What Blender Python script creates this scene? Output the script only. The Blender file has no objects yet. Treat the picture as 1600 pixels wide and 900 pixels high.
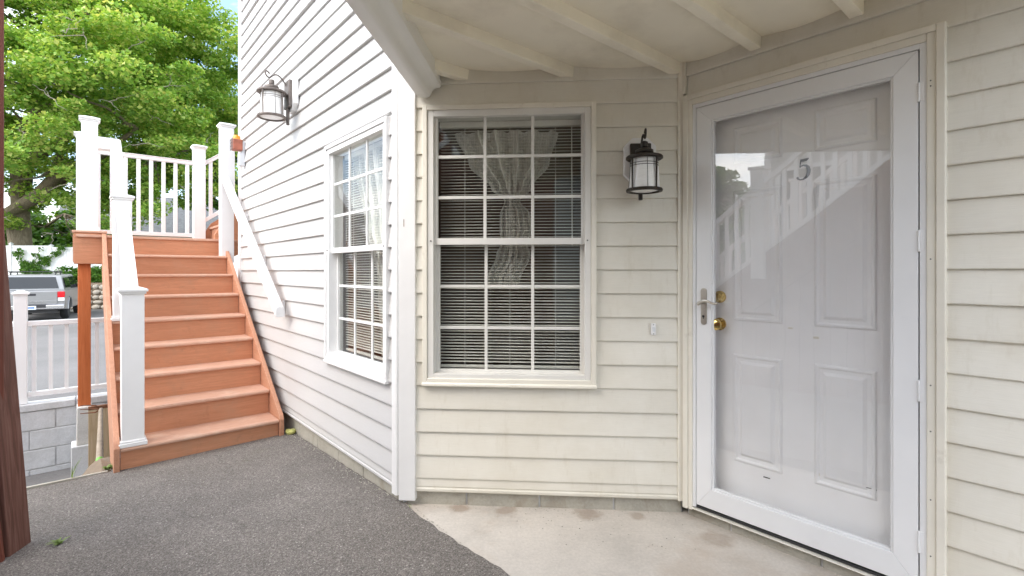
import bpy, math, random
import numpy as np
from mathutils import Matrix, Vector

random.seed(7)
R = math.radians
scene = bpy.context.scene
col = scene.collection
H = 1.285                      # camera height over the porch slab (slab top = 0)

# ------------------------------------------------------------------ camera, sky, sun, exposure
cam = bpy.data.cameras.new('camera')
cam.sensor_width = 36.0
cam.lens = 780 / 1600 * 36.0
cam.shift_y = -26 / 1600
cam.clip_end = 2000
cam.clip_start = 0.02
cam_o = bpy.data.objects.new('camera', cam)
cam_o.location = (0, 0, H)
cam_o.rotation_euler = (R(90), 0, 0)
col.objects.link(cam_o)
scene.camera = cam_o

SUN_EL, SUN_AZ = 44.0, 226.0        # azimuth: degrees clockwise from +Y; the light comes from behind left
world = bpy.data.worlds.new('World')
scene.world = world
world.use_nodes = True
wn, wl = world.node_tree.nodes, world.node_tree.links
wn.clear()
w_out = wn.new('ShaderNodeOutputWorld')
w_bg = wn.new('ShaderNodeBackground')
w_sky = wn.new('ShaderNodeTexSky')
w_sky.sky_type = 'NISHITA'
w_sky.sun_disc = False
w_sky.sun_elevation = R(SUN_EL)
w_sky.sun_rotation = R(SUN_AZ)
w_sky.air_density = 1.0
w_sky.dust_density = 1.3
w_sky.ozone_density = 1.0
w_tc = wn.new('ShaderNodeTexCoord')
w_map = wn.new('ShaderNodeMapping')
w_map.inputs['Scale'].default_value = (1.0, 1.0, 2.6)
w_map.inputs['Location'].default_value = (7.3, 5.2, 2.2)
w_noise = wn.new('ShaderNodeTexNoise')
w_noise.inputs['Scale'].default_value = 2.1
w_noise.inputs['Detail'].default_value = 7
w_noise.inputs['Roughness'].default_value = 0.58
w_ramp = wn.new('ShaderNodeValToRGB')
w_ramp.color_ramp.elements[0].position = 0.42
w_ramp.color_ramp.elements[1].position = 0.68
w_mix = wn.new('ShaderNodeMixRGB')
w_mix.inputs['Color2'].default_value = (11.4, 11.15, 10.7, 1)
wl.new(w_tc.outputs['Generated'], w_map.inputs['Vector'])
wl.new(w_map.outputs['Vector'], w_noise.inputs['Vector'])
wl.new(w_noise.outputs['Fac'], w_ramp.inputs['Fac'])
wl.new(w_ramp.outputs['Color'], w_mix.inputs['Fac'])
wl.new(w_sky.outputs['Color'], w_mix.inputs['Color1'])
wl.new(w_mix.outputs['Color'], w_bg.inputs['Color'])
w_bg.inputs['Strength'].default_value = 0.15
wl.new(w_bg.outputs['Background'], w_out.inputs['Surface'])

sun = bpy.data.lights.new('sun', 'SUN')
sun.energy = 0.75
sun.angle = R(50)
sun.color = (1.0, 0.94, 0.86)
sun_o = bpy.data.objects.new('sun', sun)
az, el = R(SUN_AZ), R(SUN_EL)
to_sun = Vector((math.sin(az) * math.cos(el), math.cos(az) * math.cos(el), math.sin(el)))
sun_o.rotation_euler = to_sun.to_track_quat('Z', 'Y').to_euler()
sun_o.location = (-8, -8, 14)
col.objects.link(sun_o)

scene.view_settings.view_transform = 'Standard'
scene.view_settings.look = 'None'
scene.view_settings.gamma = 1.0
scene.view_settings.use_curve_mapping = False
scene.view_settings.exposure = 1.72
scene.cycles.max_bounces = 12
scene.cycles.diffuse_bounces = 6
scene.cycles.transparent_max_bounces = 24
scene.cycles.use_denoising = True
scene.cycles.sample_clamp_indirect = 8.0

# ------------------------------------------------------------------ helpers
class MB:
    """collects shapes, builds ONE mesh"""
    def __init__(self):
        self.v, self.f = [], []
    def add(self, vs, fs):
        n = len(self.v)
        self.v += [tuple(p) for p in vs]
        self.f += [tuple(i + n for i in f) for f in fs]
        return self
    def box(self, x0, x1, y0, y1, z0, z1):
        v = [(x, y, z) for z in (z0, z1) for y in (y0, y1) for x in (x0, x1)]
        return self.add(v, [(0, 2, 3, 1), (4, 5, 7, 6), (0, 1, 5, 4), (2, 6, 7, 3), (0, 4, 6, 2), (1, 3, 7, 5)])
    def prism(self, prof, axis, a0, a1):
        """prof: 2D polygon in the other two axes (cyclic order x,y,z without axis)"""
        def mk(p, a):
            if axis == 'x': return (a, p[0], p[1])
            if axis == 'y': return (p[0], a, p[1])
            return (p[0], p[1], a)
        n = len(prof)
        v = [mk(p, a0) for p in prof] + [mk(p, a1) for p in prof]
        f = [tuple(range(n - 1, -1, -1)), tuple(range(n, 2 * n))]
        f += [(i, (i + 1) % n, n + (i + 1) % n, n + i) for i in range(n)]
        return self.add(v, f)
    def tube(self, pts, rad, n=8, cap=True):
        pts = [Vector(p) for p in pts]
        if not isinstance(rad, (list, tuple)): rad = [rad] * len(pts)
        vs, fs, up = [], [], None
        for i, p in enumerate(pts):
            t = (pts[min(i + 1, len(pts) - 1)] - pts[max(i - 1, 0)]).normalized()
            if up is None:
                up = Vector((0, 0, 1)) if abs(t.z) < 0.9 else Vector((1, 0, 0))
            a = t.cross(up)
            if a.length < 1e-5: a = t.orthogonal()
            a.normalize()
            b = t.cross(a).normalized()
            up = -b if False else a.cross(t)
            for k in range(n):
                an = 2 * math.pi * k / n
                vs.append(p + (a * math.cos(an) + b * math.sin(an)) * rad[i])
        for i in range(len(pts) - 1):
            for k in range(n):
                k2 = (k + 1) % n
                fs.append((i * n + k, i * n + k2, (i + 1) * n + k2, (i + 1) * n + k))
        if cap:
            fs.append(tuple(range(n - 1, -1, -1)))
            m = (len(pts) - 1) * n
            fs.append(tuple(range(m, m + n)))
        return self.add(vs, fs)
    def lathe(self, prof, c=(0, 0, 0), n=20, axis='z'):
        vs, fs = [], []
        for (r, h) in prof:
            for k in range(n):
                an = 2 * math.pi * k / n
                a, b = r * math.cos(an), r * math.sin(an)
                if axis == 'z': vs.append((c[0] + a, c[1] + b, c[2] + h))
                elif axis == 'y': vs.append((c[0] + a, c[1] + h, c[2] + b))
                else: vs.append((c[0] + h, c[1] + a, c[2] + b))
        m = len(prof)
        for i in range(m - 1):
            for k in range(n):
                k2 = (k + 1) % n
                fs.append((i * n + k, i * n + k2, (i + 1) * n + k2, (i + 1) * n + k))
        if prof[0][0] > 1e-6: fs.append(tuple(range(n - 1, -1, -1)))
        if prof[-1][0] > 1e-6: fs.append(tuple(range((m - 1) * n, m * n)))
        return self.add(vs, fs)
    def mesh(self, name, m, smooth=False):
        me = bpy.data.meshes.new(name)
        me.from_pydata(self.v, [], self.f)
        me.update()
        import bmesh
        bm = bmesh.new(); bm.from_mesh(me)
        bmesh.ops.recalc_face_normals(bm, faces=bm.faces)
        bm.to_mesh(me); bm.free()
        if m: me.materials.append(m)
        if smooth:
            for p in me.polygons: p.use_smooth = True
            try: me.set_sharp_from_angle(angle=R(38))
            except Exception: pass
        return me
    def build(self, name, m, parent=None, loc=(0, 0, 0), rot=(0, 0, 0), smooth=False, bevel=0, seg=2):
        return ob(name, self.mesh(name, m, smooth), parent, loc, rot, bevel, seg)

def ob(name, me, parent=None, loc=(0, 0, 0), rot=(0, 0, 0), bevel=0, seg=2):
    o = bpy.data.objects.new(name, me)
    col.objects.link(o)
    o.location = loc
    o.rotation_euler = rot
    if parent: o.parent = parent
    if bevel:
        b = o.modifiers.new('bevel', 'BEVEL')
        b.width, b.segments, b.limit_method, b.angle_limit = bevel, seg, 'ANGLE', R(35)
        b.harden_normals = False
    return o

def empty(name, loc=(0, 0, 0), rz=0.0, parent=None):
    o = bpy.data.objects.new(name, None)
    col.objects.link(o)
    o.location = loc
    o.rotation_euler = (0, 0, rz)
    o.empty_display_size = 0.1
    if parent: o.parent = parent
    return o

def tag(o, label=None, cat=None, group=None, kind=None):
    if label: o['label'] = label
    if cat: o['category'] = cat
    if group: o['group'] = group
    if kind: o['kind'] = kind
    return o

def bx(name, m, parent, x0, x1, y0, y1, z0, z1, bevel=0, seg=2):
    return MB().box(x0, x1, y0, y1, z0, z1).build(name, m, parent, bevel=bevel, seg=seg)

# ------------------------------------------------------------------ materials
class NT:
    def __init__(self, name):
        self.m = bpy.data.materials.new(name)
        self.m.use_nodes = True
        self.t = self.m.node_tree
        self.n, self.l = self.t.nodes, self.t.links
        self.b = self.n['Principled BSDF']
        self.out = self.n['Material Output']
        self.tc = None
    def coord(self, scale=(1, 1, 1), space='Object', rot=(0, 0, 0)):
        if not self.tc: self.tc = self.n.new('ShaderNodeTexCoord')
        mp = self.n.new('ShaderNodeMapping')
        mp.inputs['Scale'].default_value = scale
        mp.inputs['Rotation'].default_value = rot
        self.l.new(self.tc.outputs[space], mp.inputs['Vector'])
        return mp.outputs['Vector']
    def wcoord(self, scale=(1, 1, 1)):
        g = self.n.new('ShaderNodeNewGeometry')
        mp = self.n.new('ShaderNodeMapping')
        mp.inputs['Scale'].default_value = scale
        self.l.new(g.outputs['Position'], mp.inputs['Vector'])
        return mp.outputs['Vector']
    def noise(self, vec, scale=5, detail=4, rough=0.55, dist=0.0):
        t = self.n.new('ShaderNodeTexNoise')
        t.inputs['Scale'].default_value = scale
        t.inputs['Detail'].default_value = detail
        t.inputs['Roughness'].default_value = rough
        t.inputs['Distortion'].default_value = dist
        self.l.new(vec, t.inputs['Vector'])
        return t.outputs['Fac']
    def voro(self, vec, scale=5, feature='F1'):
        t = self.n.new('ShaderNodeTexVoronoi')
        t.feature = feature
        t.inputs['Scale'].default_value = scale
        self.l.new(vec, t.inputs['Vector'])
        return t
    def ramp(self, fac, stops):
        r = self.n.new('ShaderNodeValToRGB')
        e = r.color_ramp.elements
        while len(e) < len(stops): e.new(0.5)
        for i, (p, c) in enumerate(stops):
            e[i].position = p
            e[i].color = (c[0], c[1], c[2], 1) if not isinstance(c, (int, float)) else (c, c, c, 1)
        self.l.new(fac, r.inputs['Fac'])
        return r.outputs['Color']
    def mix(self, a, b, fac, mode='MIX'):
        m = self.n.new('ShaderNodeMixRGB')
        m.blend_type = mode
        for sock, val in ((m.inputs['Fac'], fac), (m.inputs['Color1'], a), (m.inputs['Color2'], b)):
            if hasattr(val, 'is_linked'): self.l.new(val, sock)
            elif isinstance(val, (int, float)):
                sock.default_value = val if sock.type == 'VALUE' else (val, val, val, 1)
            else: sock.default_value = (val[0], val[1], val[2], 1)
        return m.outputs['Color']
    def math(self, op, a, b=None):
        m = self.n.new('ShaderNodeMath')
        m.operation = op
        for i, val in enumerate((a, b)):
            if val is None: continue
            if hasattr(val, 'is_linked'): self.l.new(val, m.inputs[i])
            else: m.inputs[i].default_value = val
        return m.outputs[0]
    def rand(self):
        return self.n.new('ShaderNodeObjectInfo').outputs['Random']
    def island(self):
        return self.n.new('ShaderNodeNewGeometry').outputs['Random Per Island']
    def bump(self, h, strength=0.3, dist=0.01):
        b = self.n.new('ShaderNodeBump')
        b.inputs['Strength'].default_value = strength
        b.inputs['Distance'].default_value = dist
        self.l.new(h, b.inputs['Height'])
        self.l.new(b.outputs['Normal'], self.b.inputs['Normal'])
    def base(self, c):
        if hasattr(c, 'is_linked'): self.l.new(c, self.b.inputs['Base Color'])
        else: self.b.inputs['Base Color'].default_value = (c[0], c[1], c[2], 1)
    def set(self, rough=0.5, metal=0.0, spec=0.5):
        self.b.inputs['Roughness'].default_value = rough
        self.b.inputs['Metallic'].default_value = metal
        self.b.inputs['Specular IOR Level'].default_value = spec
        return self.m

def plain(name, c, rough=0.5, metal=0.0, var=0.06, scale=6.0, bump=0.0, bscale=60, spec=0.5, grime=None, space='Object'):
    k = NT(name)
    v = k.coord(space=space)
    n1 = k.noise(v, scale, 5)
    lo = tuple(max(0, x * (1 - var)) for x in c)
    hi = tuple(min(1, x * (1 + var)) for x in c)
    cc = k.ramp(n1, [(0.3, lo), (0.7, hi)])
    rv = k.math('MULTIPLY_ADD', k.rand(), 0.06)
    rv.node.inputs[2].default_value = 0.96
    cc = k.mix(cc, rv, 1.0, 'MULTIPLY')
    if grime:
        g = k.ramp(k.noise(v, grime[1], 6, 0.65), [(grime[2], 0.0), (grime[3], 1.0)])
        cc = k.mix(cc, grime[0], k.math('MULTIPLY', g, grime[4]))
    k.base(cc)
    if bump: k.bump(k.noise(v, bscale, 4), bump, 0.004)
    return k.set(rough, metal, spec)

def siding_mat(name, c, dirt, amount):
    k = NT(name)
    v = k.coord((1.5, 1, 26))
    w = k.wcoord((1, 1, 1))
    gr = k.noise(v, 9, 5, 0.6, 0.6)                          # embossed wood grain running along the board
    big = k.noise(w, 1.7, 5, 0.6)
    fine = k.noise(k.wcoord((2.2, 2.2, 0.7)), 6, 6, 0.7)
    cc = k.ramp(gr, [(0.25, tuple(x * 0.95 for x in c)), (0.6, c), (0.8, tuple(min(1, x * 1.02) for x in c))])
    rv = k.math('MULTIPLY_ADD', k.rand(), 0.07); rv.node.inputs[2].default_value = 0.95
    cc = k.mix(cc, rv, 1.0, 'MULTIPLY')
    cc = k.mix(cc, dirt, k.math('MULTIPLY', k.ramp(big, [(0.4, 0.0), (0.75, 1.0)]), amount))
    cc = k.mix(cc, dirt, k.math('MULTIPLY', k.ramp(fine, [(0.56, 0.0), (0.78, 1.0)]), amount * 0.9))
    sp_ = k.n.new('ShaderNodeSeparateXYZ'); k.l.new(k.wcoord(), sp_.inputs[0])
    lowz = k.ramp(k.math('ADD', sp_.outputs['Z'], k.math('MULTIPLY', k.noise(w, 5, 5, .7), 0.5)), [(0.28, 1.0), (0.62, 0.0)])
    cc = k.mix(cc, dirt, k.math('MULTIPLY', lowz, amount * 0.55))
    drip = k.ramp(k.noise(k.wcoord((9, 9, 0.5)), 2.2, 5, 0.7), [(0.60, 0.0), (0.80, 1.0)])
    cc = k.mix(cc, dirt, k.math('MULTIPLY', drip, amount * 0.6))
    k.base(cc)
    k.bump(gr, 0.16, 0.004)
    return k.set(0.5, 0, 0.35)

M = {}
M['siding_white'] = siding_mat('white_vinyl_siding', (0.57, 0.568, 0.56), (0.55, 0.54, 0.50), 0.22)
M['siding_grey'] = siding_mat('pale_grey_siding', (0.42, 0.42, 0.40), (0.35, 0.34, 0.31), 0.2)
M['siding_aged_shaded'] = siding_mat('aged_shaded_vinyl_siding', (0.775, 0.752, 0.672), (0.48, 0.425, 0.31), 0.42)  # same siding as the white wall; porch shade, dirt and ageing put into colour
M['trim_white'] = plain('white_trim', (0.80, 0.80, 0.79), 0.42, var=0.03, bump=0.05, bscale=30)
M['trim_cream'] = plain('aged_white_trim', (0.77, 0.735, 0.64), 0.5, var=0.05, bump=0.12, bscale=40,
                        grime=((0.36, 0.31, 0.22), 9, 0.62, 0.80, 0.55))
M['trim_grey'] = plain('dull_white_sash', (0.70, 0.69, 0.65), 0.45, var=0.04, bump=0.05, bscale=30)
M['vinyl'] = plain('white_vinyl_rail', (0.83, 0.83, 0.82), 0.35, var=0.02)
M['storm'] = plain('storm_door_paint', (0.785, 0.79, 0.79), 0.34, var=0.02, grime=((0.5, 0.49, 0.46), 5, 0.66, 0.85, 0.3))
M['door'] = plain('entry_door_paint', (0.90, 0.90, 0.895), 0.42, var=0.03, grime=((0.4, 0.38, 0.34), 14, 0.7, 0.85, 0.35))
M['soffit'] = plain('porch_ceiling_paint', (0.87, 0.82, 0.685), 0.6, var=0.05, scale=2.2, grime=((0.5, 0.45, 0.35), 2.6, 0.5, 0.8, 0.5), space='Object')
M['beam'] = plain('fascia_beam_paint', (0.80, 0.79, 0.75), 0.42, var=0.05, scale=2, grime=((0.45, 0.41, 0.34), 4, 0.58, 0.85, 0.35))
M['black_metal'] = plain('dark_bronze_metal', (0.035, 0.028, 0.022), 0.45, 0.4, var=0.3, scale=30, bump=0.1)
M['grey_metal'] = plain('weathered_bronze_metal', (0.16, 0.135, 0.12), 0.55, 0.25, var=0.3, scale=30, bump=0.15)
M['brass'] = plain('polished_brass', (0.70, 0.52, 0.20), 0.16, 1.0, var=0.1, scale=20)
M['nickel'] = plain('satin_nickel', (0.56, 0.53, 0.47), 0.3, 1.0, var=0.06, scale=20)
M['dark_gap'] = plain('dark_rubber_seal', (0.03, 0.03, 0.03), 0.7)
M['number'] = plain('grey_number_decal', (0.13, 0.13, 0.14), 0.4)
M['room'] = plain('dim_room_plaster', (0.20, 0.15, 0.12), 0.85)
M['slat'] = plain('blind_slat', (0.86, 0.84, 0.79), 0.45, var=0.02)
M['tape'] = plain('white_cord', (0.8, 0.78, 0.74), 0.8)
M['amber'] = plain('amber_plastic', (0.75, 0.30, 0.02), 0.3)
M['red_plastic'] = plain('faded_red_plastic', (0.38, 0.12, 0.07), 0.5, var=0.25, scale=18)
M['clear_plastic'] = plain('cloudy_plastic', (0.62, 0.64, 0.66), 0.3)
M['orange_post'] = None
M['tyre'] = plain('tyre_rubber', (0.022, 0.022, 0.023), 0.85)
M['rim'] = plain('alloy_rim', (0.35, 0.35, 0.36), 0.35, 0.8)
M['truck'] = plain('silver_truck_paint', (0.36, 0.36, 0.36), 0.28, 0.55, var=0.03)
M['truck_trim'] = plain('black_truck_plastic', (0.035, 0.035, 0.038), 0.6)
M['chrome'] = plain('brushed_chrome', (0.62, 0.62, 0.63), 0.25, 0.9)
M['tail_red'] = plain('red_lens', (0.62, 0.012, 0.02), 0.2)
M['tail_white'] = plain('white_lens', (0.78, 0.78, 0.76), 0.2)
M['dark_glass'] = plain('dark_tinted_glass', (0.012, 0.014, 0.016), 0.06, spec=0.6)
M['plate'] = plain('plate_paint', (0.74, 0.80, 0.86), 0.4)
M['plate_blue'] = plain('plate_blue', (0.05, 0.16, 0.42), 0.4)
M['fence'] = plain('white_vinyl_fence', (0.76, 0.77, 0.78), 0.5, var=0.03, scale=1.0)
M['roofing'] = plain('grey_shingle_roof', (0.17, 0.18, 0.19), 0.9, var=0.22, scale=5, bump=0.4, bscale=12)
M['brick_red'] = plain('chimney_brick', (0.30, 0.12, 0.08), 0.9, var=0.25, scale=4)
M['far_wall'] = plain('pale_clapboard', (0.62, 0.61, 0.57), 0.7, var=0.05)
M['dark_shingle'] = plain('dark_brown_shingle', (0.085, 0.06, 0.048), 0.85, var=0.4, scale=7, bump=0.3, bscale=20)
M['rusty'] = plain('rusty_iron', (0.20, 0.085, 0.04), 0.8, var=0.35, scale=40)
M['tool_wood'] = plain('grey_tool_handle', (0.30, 0.25, 0.19), 0.75, var=0.25, scale=25)
M['green_paint'] = plain('green_tip_paint', (0.16, 0.42, 0.06), 0.5)
M['foam'] = plain('yellow_moss', (0.42, 0.42, 0.14), 0.9, var=0.25, scale=30, bump=0.5)

def wood_mat(name, c1, c2, c3, along='y', gscale=1.0, rough=0.55, bump=0.12, wear=None):
    k = NT(name)
    s = {'x': (0.9, 14, 14), 'y': (14, 0.9, 14), 'z': (14, 14, 0.9)}[along]
    v = k.coord(tuple(a * gscale for a in s))
    add = k.n.new('ShaderNodeVectorMath'); add.operation = 'ADD'
    cmb = k.n.new('ShaderNodeCombineXYZ')
    rr = k.math('MULTIPLY', k.rand(), 37.0)
    for i in range(3): k.l.new(rr, cmb.inputs[i])
    k.l.new(v, add.inputs[0]); k.l.new(cmb.outputs[0], add.inputs[1])
    vv = add.outputs[0]
    g = k.noise(vv, 2.2, 7, 0.62, 1.6)
    f = k.noise(vv, 14, 3, 0.6, 0.3)
    cc = k.ramp(g, [(0.28, c1), (0.5, c2), (0.72, c3)])
    cc = k.mix(cc, k.ramp(f, [(0.3, 0.82), (0.6, 1.0)]), 0.55, 'MULTIPLY')
    rv = k.math('MULTIPLY_ADD', k.rand(), 0.20); rv.node.inputs[2].default_value = 0.88
    cc = k.mix(cc, rv, 1.0, 'MULTIPLY')
    if wear:
        wn_ = k.ramp(k.noise(k.coord((1, 1, 1)), 5, 6, 0.7), [(0.5, 0.0), (0.72, 1.0)])
        cc = k.mix(cc, wear, k.math('MULTIPLY', wn_, 0.75))
        sm = k.ramp(k.noise(k.coord((1, 1, 1)), 11, 6, 0.75, 0.6), [(0.56, 0.0), (0.74, 1.0)])
        cc = k.mix(cc, tuple(x * 0.55 for x in c2), k.math('MULTIPLY', sm, 0.40))
    k.base(cc)
    k.bump(f, bump, 0.003)
    return k.set(rough, 0, 0.3)

M['deck'] = wood_mat('terracotta_composite', (0.49, 0.22, 0.115), (0.55, 0.255, 0.14), (0.60, 0.29, 0.165), 'y', wear=(0.46, 0.25, 0.15))
M['tread'] = wood_mat('terracotta_composite_tread', (0.56, 0.315, 0.215), (0.62, 0.365, 0.255), (0.67, 0.41, 0.295), 'y',
                      wear=(0.64, 0.46, 0.35))
M['deck_x'] = wood_mat('terracotta_composite_skirt', (0.45, 0.215, 0.125), (0.52, 0.26, 0.16), (0.57, 0.30, 0.19), 'x')
M['orange_post'] = wood_mat('orange_stained_post', (0.50, 0.125, 0.035), (0.60, 0.165, 0.05), (0.66, 0.20, 0.07), 'z')
M['brown_wood'] = wood_mat('weathered_red_brown_wood', (0.085, 0.036, 0.026), (0.15, 0.066, 0.048), (0.235, 0.125, 0.10), 'z', rough=0.7, bump=0.5)
M['red_wood'] = wood_mat('red_brown_stained_wood', (0.11, 0.030, 0.018), (0.15, 0.043, 0.026), (0.19, 0.06, 0.04), 'z', rough=0.6, bump=0.2)
M['plywood'] = wood_mat('weathered_plywood', (0.40, 0.30, 0.17), (0.50, 0.39, 0.25), (0.58, 0.47, 0.32), 'z', rough=0.8)

def asphalt_mat():
    k = NT('asphalt')
    w = k.wcoord()
    v1 = k.voro(w, 215)
    v2 = k.noise(w, 150, 4, 0.75)
    big = k.noise(w, 1.3, 5, 0.6)
    cc = k.ramp(v1.outputs['Color'], [(0.0, (0.098, 0.088, 0.078)), (0.55, (0.212, 0.192, 0.172)), (0.88, (0.325, 0.296, 0.266)), (1.0, (0.70, 0.66, 0.60))])
    cc = k.mix(cc, k.ramp(v2, [(0.33, 0.58), (0.5, 0.97), (0.68, 1.32)]), 0.8, 'MULTIPLY')
    cc = k.mix(cc, k.ramp(big, [(0.3, 0.76), (0.7, 1.18)]), 1.0, 'MULTIPLY')
    moss = k.ramp(k.noise(w, 2.3, 5, 0.7), [(0.60, 0.0), (0.80, 1.0)])
    cc = k.mix(cc, (0.115, 0.115, 0.065), k.math('MULTIPLY', moss, 0.45))
    wv_ = k.n.new('ShaderNodeVectorMath'); wv_.operation = 'ADD'
    nzv = k.n.new('ShaderNodeTexNoise'); nzv.inputs['Scale'].default_value = 3.0; nzv.inputs['Detail'].default_value = 5
    k.l.new(w, nzv.inputs['Vector']); k.l.new(w, wv_.inputs[0]); k.l.new(nzv.outputs['Color'], wv_.inputs[1])
    ve = k.voro(wv_.outputs[0], 0.55, 'DISTANCE_TO_EDGE')
    crack = k.ramp(ve.outputs['Distance'], [(0.0, 1.0), (0.006, 0.0)])
    crack = k.math('MULTIPLY', crack, k.ramp(k.noise(w, 0.9, 3), [(0.5, 0.0), (0.62, 0.6)]))
    cc = k.mix(cc, (0.05, 0.045, 0.04), crack)
    k.base(cc)
    h = k.math('ADD', k.math('MULTIPLY', v1.outputs['Distance'], 1.2), v2)
    k.bump(h, 0.65, 0.006)
    return k.set(0.88, 0, 0.3)
M['asphalt'] = asphalt_mat()

def lot_mat():
    k = NT('old_asphalt_lot')
    w = k.wcoord()
    cc = k.ramp(k.noise(w, 45, 5, 0.7), [(0.3, (0.135, 0.132, 0.13)), (0.7, (0.20, 0.195, 0.19))])
    cc = k.mix(cc, k.ramp(k.noise(w, 0.5, 4), [(0.3, 0.85), (0.7, 1.15)]), 1.0, 'MULTIPLY')
    k.base(cc)
    return k.set(0.9, 0, 0.3)
M['lot'] = lot_mat()

def concrete_mat(name, c, stain, amt, scale=1.0, bump=0.25):
    k = NT(name)
    w = k.wcoord()
    n = k.noise(w, 3.2 * scale, 8, 0.68)
    f = k.noise(w, 70, 4, 0.7)
    cc = k.ramp(n, [(0.25, tuple(x * 0.80 for x in c)), (0.5, c), (0.75, tuple(min(1, x * 1.10) for x in c))])
    cc = k.mix(cc, k.ramp(f, [(0.3, 0.86), (0.7, 1.08)]), 0.8, 'MULTIPLY')
    st = k.ramp(k.noise(w, 1.5 * scale, 6, 0.7, 0.8), [(0.52, 0.0), (0.74, 1.0)])
    cc = k.mix(cc, stain, k.math('MULTIPLY', st, amt))
    sp = k.ramp(k.noise(w, 26, 2, 0.5), [(0.76, 0.0), (0.79, 1.0)])
    cc = k.mix(cc, (0.09, 0.075, 0.06), k.math('MULTIPLY', sp, 0.75))
    k.base(cc)
    k.bump(k.math('ADD', f, n), bump, 0.004)
    return k.set(0.85, 0, 0.3)
def add_stains(m, spots, c):
    k = m.node_tree; b = k.nodes['Principled BSDF']; src = b.inputs['Base Color'].links[0].from_socket
    g = k.nodes.new('ShaderNodeNewGeometry')
    nz_ = k.nodes.new('ShaderNodeTexNoise'); nz_.inputs['Scale'].default_value = 16; nz_.inputs['Detail'].default_value = 5
    k.links.new(g.outputs['Position'], nz_.inputs['Vector'])
    for (x, y, r, amt) in spots:
        d = k.nodes.new('ShaderNodeVectorMath'); d.operation = 'DISTANCE'; d.inputs[1].default_value = (x, y, 0)
        k.links.new(g.outputs['Position'], d.inputs[0])
        a = k.nodes.new('ShaderNodeMath'); a.operation = 'MULTIPLY_ADD'; a.inputs[1].default_value = r * 1.4; a.inputs[2].default_value = -r * .7
        k.links.new(nz_.outputs['Fac'], a.inputs[0])
        e = k.nodes.new('ShaderNodeMath'); e.operation = 'ADD'
        k.links.new(d.outputs['Value'], e.inputs[0]); k.links.new(a.outputs[0], e.inputs[1])
        mr = k.nodes.new('ShaderNodeMapRange'); mr.inputs['From Min'].default_value = r; mr.inputs['From Max'].default_value = r * .45
        mr.inputs['To Min'].default_value = 0; mr.inputs['To Max'].default_value = amt
        k.links.new(e.outputs[0], mr.inputs['Value'])
        mx = k.nodes.new('ShaderNodeMixRGB'); mx.inputs['Color2'].default_value = (*c, 1)
        k.links.new(mr.outputs[0], mx.inputs['Fac']); k.links.new(src, mx.inputs['Color1']); src = mx.outputs['Color']
    k.links.new(src, b.inputs['Base Color'])
M['slab'] = concrete_mat('porch_concrete', (0.54, 0.50, 0.445), (0.40, 0.31, 0.23), 0.55)
add_stains(M['slab'], [(-.28, 2.70, .07, .5), (-.03, 2.685, .085, .45), (.40, 2.645, .085, .45), (.66, 2.62, .05, .4), (.98, 2.40, .10, .35), (1.28, 2.02, .12, .4)], (0.20, 0.125, 0.07))
M['found'] = concrete_mat('foundation_block', (0.42, 0.40, 0.34), (0.22, 0.17, 0.11), 0.6, 2.0, 0.5)
M['painted_block'] = concrete_mat('grey_painted_block', (0.60, 0.61, 0.62), (0.34, 0.33, 0.30), 0.4, 1.5, 0.4)
M['mortar'] = concrete_mat('mortar_joint', (0.54, 0.54, 0.54), (0.22, 0.21, 0.2), 0.4, 1.5, 0.4)
M['pier'] = concrete_mat('pale_concrete_pier', (0.60, 0.59, 0.56), (0.36, 0.29, 0.2), 0.55, 2.2, 0.5)
M['stone'] = concrete_mat('field_stone', (0.40, 0.36, 0.30), (0.22, 0.19, 0.15), 0.6, 1.0, 0.6)
M['dirt'] = concrete_mat('dirt', (0.20, 0.155, 0.11), (0.10, 0.085, 0.05), 0.7, 2.5, 0.8)
M['earth'] = concrete_mat('grass_ground', (0.085, 0.10, 0.04), (0.12, 0.09, 0.06), 0.5, 0.2, 0.3)

def glass_mat(name, tint, strength, rough=0.0):
    """clear sheet glass: transparent, mirror share growing at grazing angles"""
    k = NT(name)
    k.n.remove(k.b)
    g = k.n.new('ShaderNodeNewGeometry')
    d = k.n.new('ShaderNodeVectorMath'); d.operation = 'DOT_PRODUCT'
    k.l.new(g.outputs['Incoming'], d.inputs[0]); k.l.new(g.outputs['Normal'], d.inputs[1])
    a = k.math('ABSOLUTE', d.outputs['Value'])
    p = k.math('POWER', k.math('SUBTRACT', 1.0, a), 5.0)
    fr = k.math('MULTIPLY', k.math('MULTIPLY_ADD', p, 0.96), strength)
    fr.node.inputs[0].links[0].from_node.inputs[2].default_value = 0.043
    t = k.n.new('ShaderNodeBsdfTransparent'); t.inputs['Color'].default_value = (*tint, 1)
    gl = k.n.new('ShaderNodeBsdfGlossy'); gl.inputs['Roughness'].default_value = rough
    bm_ = k.n.new('ShaderNodeBump'); bm_.inputs['Strength'].default_value = 0.05; bm_.inputs['Distance'].default_value = 0.02
    k.l.new(k.noise(k.wcoord(), 2.4, 2, 0.4), bm_.inputs['Height'])
    k.l.new(bm_.outputs['Normal'], gl.inputs['Normal'])
    mx = k.n.new('ShaderNodeMixShader')
    k.l.new(fr, mx.inputs['Fac']); k.l.new(t.outputs[0], mx.inputs[1]); k.l.new(gl.outputs[0], mx.inputs[2])
    k.l.new(mx.outputs[0], k.out.inputs['Surface'])
    return k.m
M['glass'] = glass_mat('window_glass', (0.92, 0.93, 0.92), 0.95)
M['storm_glass'] = glass_mat('storm_door_glass', (1.0, 1.0, 1.0), 2.0)

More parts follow.
